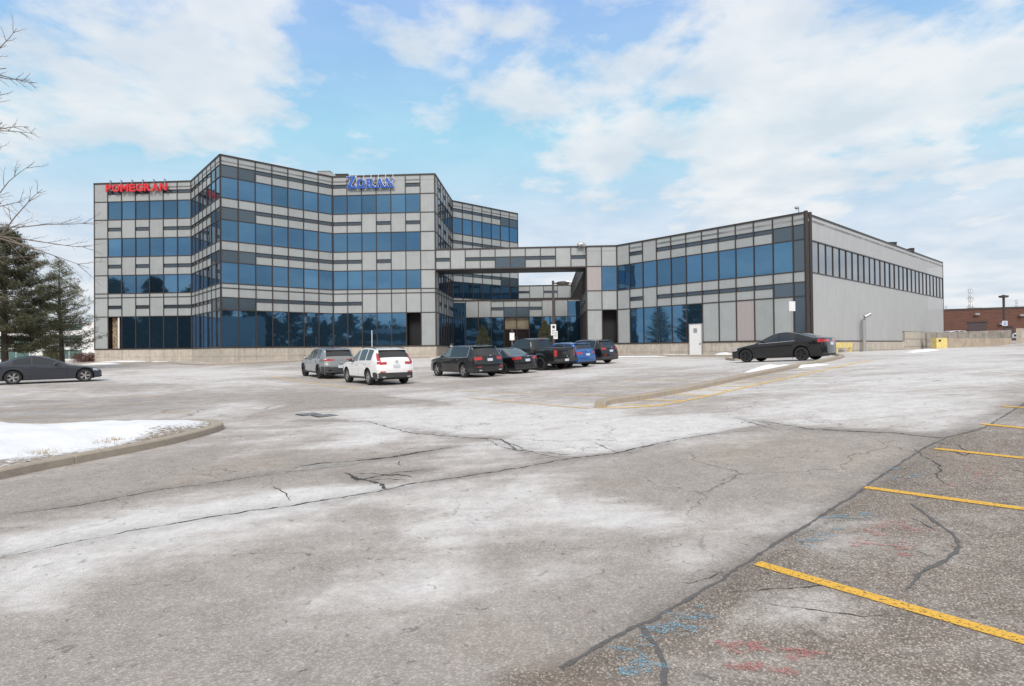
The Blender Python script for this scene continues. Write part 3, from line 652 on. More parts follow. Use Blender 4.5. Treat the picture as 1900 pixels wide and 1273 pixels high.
# ---- four-storey block
blk = empty('office_building', (0, 0, 0), label='four storey office block of grey panels and blue ribbon windows with zigzag corners', cat='office building')
cornerR = ['GGGGGGG', 'QQSSSSS', 'PPPPPPP', 'GGGGGGG', 'QQSSSSS', 'GGGGGGG', 'QQSSSSS', 'GGGGGGG', 'QQSSSSS']
cornerL = [s[::-1] for s in cornerR]
f1 = ['PDGGGGG', 'PSPSPSS', 'PPPPPPP', 'PGGGGGG', 'PSPSPSS', 'PGGGGGG', 'PSPSPSS', 'PGGGGGG', 'PSPSPSS']
f4 = ['GGGGGDP', 'SSPPPPP', 'PPPPPPP', 'GGGGGGP', 'SSPSPPP', 'GGGGGGP', 'SSPSPSP', 'GGGGGGP', 'SSSSPSP']
f5 = ['PGGGGGG', 'PSPSPSS', 'PPPPPPP', 'PGGGGGG', 'PSPSPSS', 'PGGGGGG', 'PSPSPSS', 'PGGGGGG', 'PSPSPSS']
for k, (ang, rows) in enumerate(((0, f1), (-45, cornerL), (45, cornerR), (0, f4), (90, f5), (45, cornerL))):
    wall(blk, P[k], ang, W7, LV, rows, base_to=EYE-3, seed=10+k)
# rock panel in the recess of the first bay, and its white drain pipe
PBK = [P[6]+L7*dr(135), P[6]+L7*dr(135)+L7*dr(180), P[0]+3*L7*dr(90)]
wall(blk, P[0], 90, [B]*21, LV, ['P'*21]*9, n_out=-1, seed=3, base_to=EYE-3)
wall(blk, P[6], 135, W7, LV, cornerR, seed=4, base_to=EYE-3)
core(blk, [*P, *PBK], EYE-3, EYE+17.8, 'core_wall', inset=1.3)
rf = MB(); rf.hexa([*P, *PBK], EYE+17.3, EYE+17.45); rf.build('roof', M['roof'], blk)
st_ = MB(); a = P[0]+dr(0)*(B+.08); nn = -dr(90)
st_.obox((*(a-nn*.5), ZB), (*(dr(0)*.72), 0), (*(-nn*.2), 0), (0, 0, 3.3)); st_.build('stone_panel', mat('rubble_stone', (.30, .22, .14), .9, noise=.7, nscale=5, bump=.9, bscale=6), blk)
st_ = MB(); st_.tube([(*(a+dr(0)*.98-nn*.15), ZB), (*(a+dr(0)*.98-nn*.15), ZB+3.3)], .1, 10); st_.build('downpipe', M['white'], blk)
# ---- bridge
brg = empty('skybridge', (*P[4], EYE+8.1), label='long grey panelled bridge joining the tall block to the low wing over the entrance court', cat='bridge')
brg.location = (0, 0, 0)
wall(brg, P[4], 0, [B]*10, [EYE+8.18, EYE+10.16], ['SPSSQQSSPS'], seed=31)
m_ = MB(); a = P[4]-dr(90)*(-.06); m_.hexa([a, a+dr(0)*B*10, a+dr(0)*B*10+dr(90)*2.6, a+dr(90)*2.6], EYE+8.0, EYE+10.1); m_.build('deck', M['black'], brg)
# ---- low wing
wng = empty('low_wing', (0, 0, 0), label='two storey wing with blue ribbon windows and plain grey metal side wall', cat='office building')
LW = [ZB, EYE+3.81, EYE+5.73, EYE+8.17, EYE+10.16]
wall(wng, PB, 0, [B]*2, LW, ['PD', 'PP', 'pG', 'PP'], base_to=EYE-3, seed=41)
bw = 18.03/11.6
wall(wng, P7, -45, [bw]*11+[18.03-11*bw], LW, ['PGGGGGPPpPPg', 'PSPSSSSSSSQQ', 'GGGGGGGGGGGg', 'PSPSSSSSSSQQ'], base_to=EYE-3, seed=42)
wall(wng, PB, 90, [B]*23, LW, ['G'*23, 'PSPSP'+'SP'*9, 'G'*23, 'PSPSP'+'SP'*9], base_to=EYE-3, n_out=-1, seed=43)
P11 = PB+23*B*dr(90)
poly = [PB, P7, P8, P10, P10+dr(135)*20, P11]
core(wng, poly, EYE-3, EYE+9.95, 'core_wall', inset=1.3)
m_ = MB(); m_.hexa(poly, EYE+9.6, EYE+9.8); m_.build('roof', M['roof'], wng)
# corner posts and the narrow glass strip between them
d2, n2_ = dr(45), np.array([dr(45)[1], -dr(45)[0]])
m_ = MB(); e = .16
for u in (-.02, .72): m_.tube([(*(P8+d2*(u+.09)+n2_*.02), ZB-.35), (*(P8+d2*(u+.09)+n2_*.02), EYE+10.32)], .15, 14)
m_.build('corner_post', M['mullion'], wng, smooth=40)
m_ = MB(); 
for z0, z1 in ((ZB, EYE+3.81), (EYE+3.87, EYE+5.7), (EYE+5.76, EYE+8.14), (EYE+8.2, EYE+10.16)): m_.quad((*(P8+d2*.1), z0), (*(P8+d2*.75), z0), (*(P8+d2*.75), z1), (*(P8+d2*.1), z1))
m_.build('corner_glass', M['glass_side'], wng, attr=True)
# side wall: ribbed metal above and below a strip of windows
m_ = MB(); L9 = 41.52-.95
def spt(u, z, o=0): q_ = P9+d2*u+n2_*o; return (q_[0], q_[1], z)
ust = (1677-1511)/(1752-1511)
u_step = 23.5
def ribbed(z0, z1, ua, ub):
    u = ua
    while u < ub-.01:
        v_ = min(u+.305, ub); m_.quad(spt(u, z0, .0), spt(v_-.03, z0, 0), spt(v_-.03, z1, 0), spt(u, z1, 0)); m_.quad(spt(v_-.03, z0, 0), spt(v_, z0, -.004), spt(v_, z1, -.004), spt(v_-.03, z1, 0)); u = v_
ribbed(EYE+8.17, EYE+10.1, 0, L9); ribbed(ZB-.05, EYE+5.69, 0, u_step); ribbed(EYE+1.42, EYE+5.69, u_step, L9)
m_.build('metal_siding', M['siding'], wng)
m_ = MB(); m_.obox(spt(-.1, EYE+10.06, -.05), (*(d2*(L9+.15)), 0), (*(n2_*.11), 0), (0, 0, .14)); m_.obox(spt(L9-.05, EYE+1.4, -.05), (*(d2*.1), 0), (*(n2_*.09), 0), (0, 0, 8.6))
m_.obox(spt(0, EYE+8.12, -.02), (*(d2*L9), 0), (*(n2_*.08), 0), (0, 0, .09)); m_.obox(spt(0, EYE+5.66, -.02), (*(d2*L9), 0), (*(n2_*.07), 0), (0, 0, .07)); 
m_.obox(spt(0, ZB-.11, -.02), (*(d2*u_step), 0), (*(n2_*.06), 0), (0, 0, .07))
nb_ = 27
for i in range(nb_+1): m_.obox(spt(i*L9/nb_-.025, EYE+5.73, -.02), (*(d2*.05), 0), (*(n2_*.065), 0), (0, 0, 2.39))
m_.build('side_mullions', M['mullion'], wng)
m_ = MB(); rr = random.Random(2)
for i in range(nb_):
    t1 = rr.gauss(0, .004); m_.quad(spt(i*L9/nb_, EYE+5.7, -.02), spt((i+1)*L9/nb_, EYE+5.7, -.02+t1), spt((i+1)*L9/nb_, EYE+8.17, -.02+t1), spt(i*L9/nb_, EYE+8.17, -.02), c=rr.gauss(0, .4))
m_.build('side_window', M['glass_side'], wng, attr=True)
m_ = MB(); k = 27
for i in range(k):
    u0 = i*L9/k; wd = L9/k; zz = ZB-.12 if u0 < u_step-.5 else EYE+1.40
    while zz > EYE-2.5: m_.obox(spt(u0+.01, zz-.78, -.25), (*(d2*(wd-.02)), 0), (*(n2_*(.26 if u0 < u_step-.5 else .31)), 0), (0, 0, .765)); zz -= .80
m_.build('side_base_wall', M['base'], wng)
m_ = MB(); m_.obox(spt(0, EYE-3, -.25), (*(d2*L9), 0), (*(n2_*.245), 0), (0, 0, 3.3)); m_.build('base_joints', M['conc'], wng)
# vent stack by the side wall, white door with frame in the front
def wpx(x, y, A, ang, out=0.):
    """point of the wall plane (through A, direction ang) seen at photo pixel x, y"""
    d = dr(ang); n = np.array([d[1], -d[0]]); A2 = A+n*out; r_ = pray(x, y); k_ = (A2@n)/(r_[:2]@n); return np.array([r_[0]*k_, r_[1]*k_, EYE+r_[2]*k_])
m_ = MB(); b0 = wpx(1603, 640, P9, 45, .35); z0 = gz(b0[0], b0[1]); tp = wpx(1604, 588, P9, 45, .35)
m_.tube([(b0[0], b0[1], z0-.1), (b0[0], b0[1], tp[2]-.3), (b0[0]+.1, b0[1]-.02, tp[2]), (b0[0]+.55, b0[1]-.1, tp[2]+.25)], .17, 14); m_.build('vent_pipe', M['steel'], smooth=40, label='grey bent vent pipe rising against the plain side wall', cat='pipe')
a = wpx(1281, 655, P7, -45, .12); b = wpx(1303, 655, P7, -45, .12); tz = wpx(1290, 602, P7, -45, .12)[2]; dd = (b-a)[:2]; dd /= np.linalg.norm(dd); wd = np.linalg.norm((b-a)[:2]); n3_ = np.array([dd[1], -dd[0]])
dgz = gz(a[0], a[1])
tdoor = empty('utility_door', (a[0], a[1], dgz), math.atan2(dd[1], dd[0]), label='tall white metal door standing proud of the beige base wall under the dark windows', cat='door')
m_ = MB(); m_.box(0, wd, -.10, .12, .1, tz-dgz); m_.build('door_leaf', M['white'], tdoor)
m_ = MB(); m_.box(-.06, 0, -.12, .12, 0, tz-dgz+.06); m_.box(wd, wd+.06, -.12, .12, 0, tz-dgz+.06); m_.box(0, wd, -.12, .12, tz-dgz+.003, tz-dgz+.06); m_.build('door_frame', M['steel'], tdoor)
m_ = MB(); m_.box(wd*.35, wd*.65, -.115, -.10, tz-dgz-.75, tz-dgz-.35); m_.build('notice', M['steel'], tdoor)
m_ = MB(); m_.box(wd-.14, wd-.10, -.17, -.10, 1.0, 1.18); m_.build('handle', M['black'], tdoor)
# ---- entrance link between the wings
lnk = empty('entrance_hall', (0, 0, 0), label='single storey glazed entrance hall set back in the court under the bridge', cat='building')
A5 = P[5]+dr(0)*.02
wall(lnk, A5, 0, [B]*10, [ZB-.3, EYE+3.80, EYE+5.83], ['GGGG..GGGG', 'GPPSQQSPPG'], seed=51, base_to=EYE-3)
poly = [A5, A5+dr(0)*B*10, A5+dr(0)*B*10+dr(90)*9, A5+dr(90)*9]
m_ = MB(); m_.hexa([p+dr(90)*(1.5 if i < 2 else 0) for i, p in enumerate(poly)], EYE-3, EYE+5.6); m_.build('core_wall', M['black'], lnk)
m_ = MB(); m_.hexa(poly, EYE+5.6, EYE+5.8); m_.build('roof', M['roof'], lnk)
eo = A5+dr(0)*B*4; en = -dr(90)
def ept(u, o, z): q_ = eo+dr(0)*u+en*o; return (q_[0], q_[1], z)
m_ = MB(); m_.quad(ept(.1, -.35, EYE+2.35), ept(2*B-.1, -.35, EYE+2.35), ept(2*B-.1, -.35, EYE+3.75), ept(.1, -.35, EYE+3.75)); m_.build('transom_glass', mat('tan_transom', (.30, .245, .165), .25, noise=.25, nscale=1.2), lnk)  # mottled tan colour of the transom
m_ = MB()
for u in (.05, B*.98, 2*B-.13): m_.obox(ept(u, -.4, EYE-1), (*(dr(0)*.08), 0), (*(en*.2), 0), (0, 0, 3.3))
m_.obox(ept(.05, -.4, EYE+2.27), (*(dr(0)*(2*B-.1)), 0), (*(en*.22), 0), (0, 0, .1)); m_.build('door_frame', M['mullion'], lnk)
for k in (0, 1):
    m_ = MB(); m_.quad(ept(.13+k*B*.95, -.34, EYE-1), ept(B*.96+k*B*.9, -.34, EYE-1), ept(B*.96+k*B*.9, -.34, EYE+2.25), ept(.13+k*B*.95, -.34, EYE+2.25)); dl = m_.build('door', mat('dark_door_glass', (.03, .02, .018), .1), lnk)
    m_ = MB(); m_.tube([ept(B*.9+k*.22, -.25, EYE+.1), ept(B*.9+k*.22, -.25, EYE+1.5)], .025, 8); m_.build('handle', M['steel'], dl)
# rear bridge
rb = empty('skybridge', (0, 0, 0), label='far grey bridge seen through the opening behind the entrance hall', cat='bridge')
Pr = np.array([-6., 93.2]); wr = (P11-Pr)@dr(0)/7
wall(rb, P11-dr(0)*wr*7-dr(90)*.0, 0, [wr]*7, [EYE+8.17, EYE+10.16], ['PSgSPSP'], seed=61)
a = P11-dr(0)*wr*7+dr(90)*.1; m_ = MB(); m_.hexa([a, a+dr(0)*wr*7, a+dr(0)*wr*7+dr(90)*2.4, a+dr(90)*2.4], EYE+8.05, EYE+10.1); m_.build('deck', M['black'], rb)
m_ = MB(); m_.hexa([a-dr(90)*.2, a+dr(0)*wr*7-dr(90)*.2, a+dr(0)*wr*7+dr(90)*2.2, a+dr(90)*2.2], EYE+7.85, EYE+8.04); m_.build('soffit', M['white'], rb)

# ---- roof gear
def roof_unit(px0, px1, py0, py1, Y, name, label, m, cat='roof unit', depth=2.):
    a = at(px0, py1, Y); b = at(px1, py0, Y); e_ = empty(name, (a[0], Y, a[2]), label=label, cat=cat)
    w_, h_ = b[0]-a[0], b[2]-a[2]; mb = MB(); mb.box(0, w_, 0, depth, -1.2, h_*.8)
    for i in range(5): mb.box(w_*(.08+.17*i), w_*(.08+.17*i)+w_*.1, -.03, 0, -.3, h_*.6)
    mb.build('casing', m, e_); mb = MB(); mb.box(-.05, w_+.05, -.05, depth+.05, h_*.8, h_*.92); mb.build('lid', m, e_); return e_, w_, h_
e_, w_, h_ = roof_unit(589, 612, 316, 326, 66, 'roof_unit', 'pale grey rooftop unit with sloping hood above the tall block corner', M['panel'])
mb = MB(); mb.quad((w_, 0, h_*.7), (w_+.8, 0, -.1), (w_+.8, 1.9, -.1), (w_, 1.9, h_*.7)); mb.quad((w_, 0, h_*.7), (w_, 0, -.3), (w_+.8, 0, -.3), (w_+.8, 0, -.1)); mb.build('hood', M['panel'], e_)
roof_unit(622, 645, 322, 328, 67, 'roof_unit', 'flat dark rooftop unit beside the blue sign', M['mullion'])
def cam_dome(x, y, Y, name, label, cat, m, s=.35):
    p = at(x, y, Y); e_ = empty(name, tuple(p), label=label, cat=cat); mb = MB(); mb.tube([(-s*.9, 0, 0), (-s*.5, 0, s*.35), (s*.2, 0, s*.3), (s*.8, 0, -s*.1)], [s*.5, s*.6, s*.55, s*.4], 12); mb.build('lamp_head', m, e_, smooth=50)
    mb = MB(); mb.tube([(s*.5, .05, -.9), (s*.5, .05, 0)], .04, 8); mb.build('bracket', m, e_)
cam_dome(1080, 456, 57.2, 'floodlight', 'small dark floodlight on the bridge parapet near the low wing', 'light', M['steel'], .42)
p = at(1482, 395, 45.5); e_ = empty('roof_lamp', tuple(p), label='small globe lamp on a thin post on the corner roof of the low wing', cat='lamp')
mb = MB(); mb.tube([(0, 0, -.8), (0, 0, .45)], .025, 8); mb.build('post', M['lampmetal'], e_)
mb = MB(); mb.tube([(-.16, 0, .28), (-.16, 0, .34), (-.16, 0, .42), (-.16, 0, .5), (-.16, 0, .54)], [.05, .13, .15, .12, .03], 12); mb.build('globe', M['steel'], e_, smooth=60)
for x in (1655, 1693):
    p = at(x, 452 if x < 1670 else 463, 62.5 if x > 1670 else 59.5); e_ = empty('roof_vent', tuple(p), label='low dark roof vent on the side wall parapet, %s one' % ('larger nearer' if x < 1670 else 'small farther'), cat='vent')
    mb = MB(); s = .5 if x < 1670 else .22; mb.box(-s, s, 0, .8, -.3, .12); mb.box(-s*1.1, s*1.1, -.05, .85, .12, .16); mb.build('casing', M['mullion'], e_)

# ---- lettering
def text_mesh(ch, size, extrude, offset=0.):
    cu = bpy.data.curves.new('t', 'FONT'); cu.body = ch; cu.size = size; cu.extrude = extrude; cu.offset = offset; cu.resolution_u = 4
    o = bpy.data.objects.new('t', cu); C.objects.link(o); dg = bpy.context.evaluated_depsgraph_get(); me_ = bpy.data.meshes.new_from_object(o.evaluated_get(dg)); bpy.data.objects.remove(o); bpy.data.curves.remove(cu); return me_
def put_letter(me_, parent, m, sx_, sz, x0, z0, y=0.):
    vs_ = np.array([v.co[:] for v in me_.vertices]); mn, mx = vs_.min(0), vs_.max(0)
    for v in me_.vertices: v.co = ((v.co.x-mn[0])/(mx[0]-mn[0])*sx_+x0, -(v.co.z)+y, (v.co.y-mn[1])/(mx[1]-mn[1])*sz+z0)
    me_.flip_normals() if False else None
    me_.materials.clear(); me_.materials.append(m); o = bpy.data.objects.new('letter', me_); C.objects.link(o); o.parent = parent; return o
a = wpx(197, 357, P[0], 0, .35); b = wpx(310, 355, P[0], 0, .35); H = wpx(197, 341.5, P[0], 0, .35)[2]-wpx(197, 358, P[0], 0, .35)[2]
sg = empty('building_sign', tuple(a), AX, label='red channel letters POMEGRAN on the top left of the tall block', cat='sign')
Wt = np.linalg.norm((b-a)[:2]); ws = [.78, 1, 1.1, .85, .95, .95, 1.0, .95]; tot = sum(ws)+.1*7; x = 0
for ch, w1 in zip('POMEGRAN', ws):
    put_letter(text_mesh(ch, 1, .09, .035), sg, M['red'], w1/tot*Wt, H*.84, x, .0); x += (w1+.1)/tot*Wt
mb = MB()
for i in range(6): u = (i+.3)*Wt/5.6; mb.box(u-.02, u+.02, .1, .3, H*.5, H*1.35); mb.box(u-.02, u+.02, -.02, .35, H*1.3, H*1.36)
mb.box(0, Wt, .1, .14, H*.2, H*.27); mb.build('bracket', M['steel'], sg)
a = wpx(644, 347, P[3], 0, .35); b = wpx(731, 345, P[3], 0, .35); H = wpx(690, 328, P[3], 0, .35)[2]-wpx(690, 346, P[3], 0, .35)[2]
sg = empty('building_sign', tuple(a), AX, label='blue serif letters ZORAN with white edges beside the rooftop units', cat='sign')
Wt = np.linalg.norm((b-a)[:2])
def stroke(mb, x0, y0, x1, y1, w_, g=0., dpt=.14, off=0.):
    d = np.array([x1-x0, y1-y0]); l = np.linalg.norm(d); d /= l; n_ = np.array([-d[1], d[0]])*(w_/2+g); a_ = np.array([x0, y0])-d*g; b_ = np.array([x1, y1])+d*g
    poly = [a_-n_, b_-n_, b_+n_, a_+n_]
    mb.obox((poly[0][0], off, poly[0][1]), (*(poly[1]-poly[0])[:1], 0, (poly[1]-poly[0])[1]), (0, dpt, 0), ((poly[3]-poly[0])[0], 0, (poly[3]-poly[0])[1]))
def zoran(mb, h, x, ch, g=0., off=0.):
    T, t_ = .22*h, .10*h
    S = lambda *a, **k: stroke(mb, x+a[0]*h, a[1]*h, x+a[2]*h, a[3]*h, a[4]*h, g, .12, off)
    if ch == 'Z': S(-.05, 1.12, .85, 1.12, .12); S(.72, 1.12, .12, .02, .26); S(.0, .04, .85, .04, .10); S(.82, .0, .82, .25, .07); S(-.02, 1.12, -.02, .92, .07)
    if ch == 'O':
        n = 18
        for i in range(n):
            a0, a1 = 2*math.pi*i/n, 2*math.pi*(i+1)/n; wd = .10+.12*abs(math.cos((a0+a1)/2)); S(.42+.34*math.cos(a0), .43+.38*math.sin(a0), .42+.34*math.cos(a1), .43+.38*math.sin(a1), wd)
    if ch == 'R':
        S(.18, 0, .18, .84, .2); S(0, .03, .36, .03, .06); S(0, .82, .45, .82, .08); S(.2, .42, .5, .42, .07)
        for i in range(8): a0, a1 = -math.pi/2+math.pi*i/8, -math.pi/2+math.pi*(i+1)/8; S(.45+.2*math.cos(a0), .62+.2*math.sin(a0), .45+.2*math.cos(a1), .62+.2*math.sin(a1), .14)
        S(.4, .42, .74, .03, .18); S(.62, .03, .9, .03, .06)
    if ch == 'A': S(.12, 0, .42, .86, .08); S(.42, .86, .74, 0, .2); S(.22, .3, .62, .3, .07); S(0, .03, .26, .03, .06); S(.56, .03, .92, .03, .06)
    if ch == 'N': S(.14, 0, .14, .84, .08); S(.14, .84, .72, .02, .2); S(.72, 0, .72, .84, .08); S(0, .03, .28, .03, .06); S(0, .82, .25, .82, .06); S(.58, .82, .86, .82, .06)
hh = H*.92; k_ = Wt/(hh*5.15)
xp = 0
for ch, w1 in zip('ZORAN', (1.02, .98, 1.0, 1.02, .9)):
    mb = MB(); zoran(mb, hh, 0, ch); mb2 = MB(); zoran(mb2, hh, 0, ch, g=.045, off=.09)
    for q_ in (mb, mb2): q_.v = [(v[0]*k_*1.04+xp*k_*1.04, v[1], v[2]) for v in q_.v]
    lt = mb.build('letter', M['blue'], sg); mb2.build('letter_edge', M['white'], lt); xp += w1*hh
mb = MB(); mb.box(0, Wt, 0, .1, -.16, -.05); mb.build('underline', M['blue'], sg)
mb = MB()
for i in range(7): u = (i+.2)*Wt/6.4; mb.box(u-.02, u+.02, .22, .3, -.1, H*1.35)
mb.build('bracket', M['white'], sg)

# ------------------------------------------------------------------ pavement round the building
def strip(name, pts, w_, h_, m):
    pts = resample(pts, 1.5); n = len(pts); mb = MB(); In, Out = [], []
    for k, p in enumerate(pts):
        d = pts[min(k+1, n-1)]-pts[max(k-1, 0)]; d /= np.linalg.norm(d); nn = np.array([d[1], -d[0]]); In.append(p-nn*.3); Out.append(p+nn*w_)
    for k in range(n-1):
        a, b, c_, d_ = In[k], In[k+1], Out[k+1], Out[k]; za, zb, zc_, zd = (gz(*q) for q in (a, b, c_, d_))
        mb.quad((*d_, zd+h_), (*c_, zc_+h_), (*b, zb+h_), (*a, za+h_)); mb.quad((*d_, zd-.1), (*c_, zc_-.1), (*c_, zc_+h_), (*d_, zd+h_), m=1)
    return mb.build(name, [m, M['kerb']], kind='structure')
strip('pavement', [P[0]-dr(0)*.2, P[1], P[2], P[3], P[4]], 2.4, .13, M['walk'])
strip('pavement', [PB, P7, P8+dr(-45)*1.0], 2.0, .13, M['walk'])
mb = MB(); q_ = [P[4]-dr(90)*3, PB-dr(90)*3, A5+dr(0)*B*10, A5]
N_ = 8
for i in range(N_):
    for j in range(N_):
        def bl(u, v): p = (q_[0]*(1-u)+q_[1]*u)*(1-v)+(q_[3]*(1-u)+q_[2]*u)*v; return (p[0], p[1], gz(*p)+.12)
        mb.quad(bl(i/N_, j/N_), bl((i+1)/N_, j/N_), bl((i+1)/N_, (j+1)/N_), bl(i/N_, (j+1)/N_))
for i in range(N_):
    a_, b_ = bl(i/N_, 0), bl((i+1)/N_, 0); mb.quad((a_[0], a_[1], a_[2]-.3), (b_[0], b_[1], b_[2]-.3), b_, a_)
mb.build('forecourt', M['walk'], kind='structure')
# ploughed snow
k_ = 0
for (x, y, rx, ry, h, rot, lb) in ((233, 674, 3.2, .9, .28, 10, 'low heap of dirty snow along the left foot of the tall block'), (295, 674, 1.6, .6, .2, 0, 'second snow heap at the foot of the tall block, left part'), (372, 675, 1.5, .5, .14, -45, 'thin snow patch in the left inner corner of the tall block'),
        (1250, 661, 2.2, .6, .18, -48, 'snow ridge in front of the tall white utility door'), (1180, 662, 3.0, .5, .10, -10, 'flat snow patch beside the rightmost parked vehicle'), (1343, 661, 1.0, .8, .3, 0, 'snow heap just ahead of the black sedan nose'),
        (1432, 686.5, 1.3, .26, .20, 24, 'snow heap on the long kerb left of the black sedan rear wheel'), (1502, 680, 1.1, .16, .09, 30, 'snow strip on the kerb under the black sedan tail'), (1712, 652, 2.5, .6, .16, 40, 'snow patch at the foot of the yellow wall end'), (190, 676, 2.0, .5, .14, 0, 'snow patch beside the hedge at the left end of the building'), (1660, 650, 2, .3, .06, 40, 'thin snow line below the plain side wall')):
    c = onground(x, y); mb = MB(); mound(mb, c, rx, ry, h, rad(rot), k_); k_ += 1
    mb.build('snow_heap', M['snow'], smooth=60, label=lb, cat='snow heap', group='ploughed snow heaps')
c = [onground(x, y) for x, y in ((900, 662), (960, 665), (1500, 683), (1478, 688))]

# ------------------------------------------------------------------ retaining walls on the right
def slab(parent, name, a, b, th, za, zb, z0, m, panels=0):
    a, b = np.array(a), np.array(b); d = (b-a)/np.linalg.norm(b-a); n = np.array([-d[1], d[0]])*th; mb = MB(); k = max(1, panels)
    for i in range(k):
        p, q_ = a+(b-a)*i/k, a+(b-a)*(i+1)/k-d*(.02 if panels else 0); z1, z2 = za+(zb-za)*i/k, za+(zb-za)*(i+1)/k; s = len(mb.v)
        for (w0, zz) in ((p, z0), (q_, z0), (q_+n, z0), (p+n, z0), (p, z1), (q_, z2), (q_+n, z2), (p+n, z1)): mb.v.append((w0[0], w0[1], zz))
        for f in ((3, 2, 1, 0), (4, 5, 6, 7), (0, 1, 5, 4), (1, 2, 6, 5), (2, 3, 7, 6), (3, 0, 4, 7)): mb.f.append(tuple(s+j for j in f)); mb.m.append(0); mb.c.append(0)
    return mb.build(name, m, parent)
e_ = empty('retaining_wall', (0, 0, 0), label='long grey concrete ramp wall behind the yellow ended wall', cat='wall')
p1 = at(1719, 618, 63.5); p2 = at(1877, 612, 61.5); slab(e_, 'wall_panel', p1[:2], p2[:2], .3, p1[2], p2[2], EYE-2, M['conc'], 8)
p3 = at(1884, 612, 60.0); slab(e_, 'end_pier', (p2[0]-.1, p2[1]-1.0), (p3[0]-.1, p3[1]-.2), .4, p2[2]+.1, p2[2]+.1, EYE-2, M['base'])
e_ = empty('retaining_wall', (0, 0, 0), label='low beige ramp wall with a yellow painted end block', cat='wall')
p1 = at(1755, 628, 55); p2 = at(1877, 627.5, 58.5); slab(e_, 'wall_panel', p1[:2], p2[:2], .3, p1[2], p2[2], EYE-2, mat('tan_concrete', (.40, .33, .26), .9, noise=.18, nscale=1.5), 7)
p0 = at(1736, 628, 54.9); mb = MB(); mb.box(p0[0], p1[0]-.03, 54.8, 55.5, EYE-2, p0[2]+.04); mb.build('yellow_block', M['yellow'], e_)
mb = MB(); mb.box(p0[0]+.22, p0[0]+.42, 54.77, 54.8, p0[2]-.30, p0[2]-.12); mb.build('socket', M['black'], e_)
c = wpx(1548, 649, P9, 45, .6); c2 = wpx(1577, 649, P9, 45, .6)
e_ = empty('parking_barrier', (0, 0, 0), label='low pale yellow wooden barrier behind the black sedan tail', cat='barrier')
mb = MB(); z = gz(c[0], c[1]); dd = (c2-c)[:2]; mb.obox((c[0], c[1], z+.42), (*dd, 0), (.15, -.13, 0), (0, 0, .42)); mb.build('rail', M['yellow'], e_)
for k in (0, .9):
    mb = MB(); q_ = c[:2]+dd*k; mb.obox((q_[0], q_[1], z-.1), (*(dd*.08), 0), (.12, -.1, 0), (0, 0, .515)); mb.build('post', M['yellow'], e_)

# ------------------------------------------------------------------ lamps, signs, posts
def lamp_post(x, ytop, Y, name, label, arm=(.3, 1.0), flip=1, sign=None):
    p = at(x, ytop, Y); z0 = gz(p[0], Y); e_ = empty(name, (p[0], Y, z0), label=label, cat='street lamp'); h = p[2]-z0
    mb = MB(); mb.box(-.09, .09, -.09, .09, 0, h); mb.build('pole', M['lampmetal'], e_)
    mb = MB(); mb.tube([(0, 0, 0), (0, 0, .5)], .28, 14); mb.build('footing', M['conc'], e_, smooth=40)
    mb = MB(); mb.tube([(arm[1]*flip*.6+arm[0], 0, h-.36), (arm[1]*flip*.6+arm[0], 0, h-.28), (arm[1]*flip*.6+arm[0], 0, h-.12), (arm[1]*flip*.6+arm[0], 0, h-.06)], [.38, .52, .5, .2], 18); mb.build('lamp_head', M['lampmetal'], e_, smooth=35)
    if arm[1]: mb = MB(); mb.box(0, arm[0]+arm[1]*.3, -.05, .05, h-.26, h-.16); mb.build('arm', M['lampmetal'], e_)
    return e_, h, z0
e_, h, z0 = lamp_post(1026, 521, 47, 'lamp_post', 'tall dark lamp post with a round head standing before the bridge opening', (.5, .5))
zc1 = at(1026, 612, 46.9)[2]-z0
mb = MB(); mb.box(-.22, .2, -.13, -.10, zc1-.45, zc1+.45); sg_ = mb.build('parking_sign', M['white'], e_)
mb = MB(); mb.box(-.1, .1, -.14, -.131, zc1+.12, zc1+.34); [mb.box(-.12, .12, -.14, -.131, zc1-.08-.12*i, zc1-.04-.12*i) for i in range(3)]; mb.build('sign_print', M['black'], sg_)
mb = MB(); mb.box(-.02, .32, -.16, -.14, zc1-.75, zc1-.1); sg_ = mb.build('parking_sign', M['white'], e_)
mb = MB(); [mb.box(.03, .27, -.17, -.161, zc1-.25-.12*i, zc1-.20-.12*i) for i in range(4)]; mb.build('sign_print', M['steel'], sg_)
mb = MB(); mb.tube([(1.1, 0, h-.1), (1.5, -.05, h-.15)], .13, 10); mb.tube([(.4, 0, h-.2), (1.1, 0, h-.1)], .04, 6); mb.build('security_camera', M['steel'], e_)
e_, h, z0 = lamp_post(1862, 547, 72, 'lamp_post', 'brown lamp post with a flat head rising beyond the ramp wall', (0, 0))
zc1 = at(1861, 600, 72)[2]-z0; mb = MB(); mb.box(-.32, .32, -.13, -.1, zc1-.3, zc1+.3); s1_ = mb.build('parking_sign', M['white'], e_)
mb = MB(); [mb.box(-.2, .2, -.14, -.131, zc1-.2+.16*i, zc1-.12+.16*i) for i in range(3)]; mb.build('sign_print', M['blue'], s1_)
def sign_post(x, y0, y1, Y, name, label, sgn=None, m=M['steel']):
    p = at(x, y0, Y); z0 = gz(p[0], Y); e_ = empty(name, (p[0], Y, z0), label=label, cat='sign'); mb = MB(); mb.tube([(0, 0, -.05), (0, 0, p[2]-z0)], .03, 8); mb.build('post', m, e_)
    if sgn: zt = p[2]-z0; mb = MB(); mb.box(-sgn[0]/2, sgn[0]/2, -.05, -.032, zt-sgn[1], zt+.02); mb.build('sign_plate', M['white'], e_); 
    return e_, p[2]-z0
sign_post(1469, 560, 640, 32, 'street_sign', 'blank white sign plate on a thin post behind the black sedan', (.34, .52))
sign_post(690, 613, 650, 46, 'marker_post', 'thin white marker post without a sign behind the white crossover', None, M['white'])
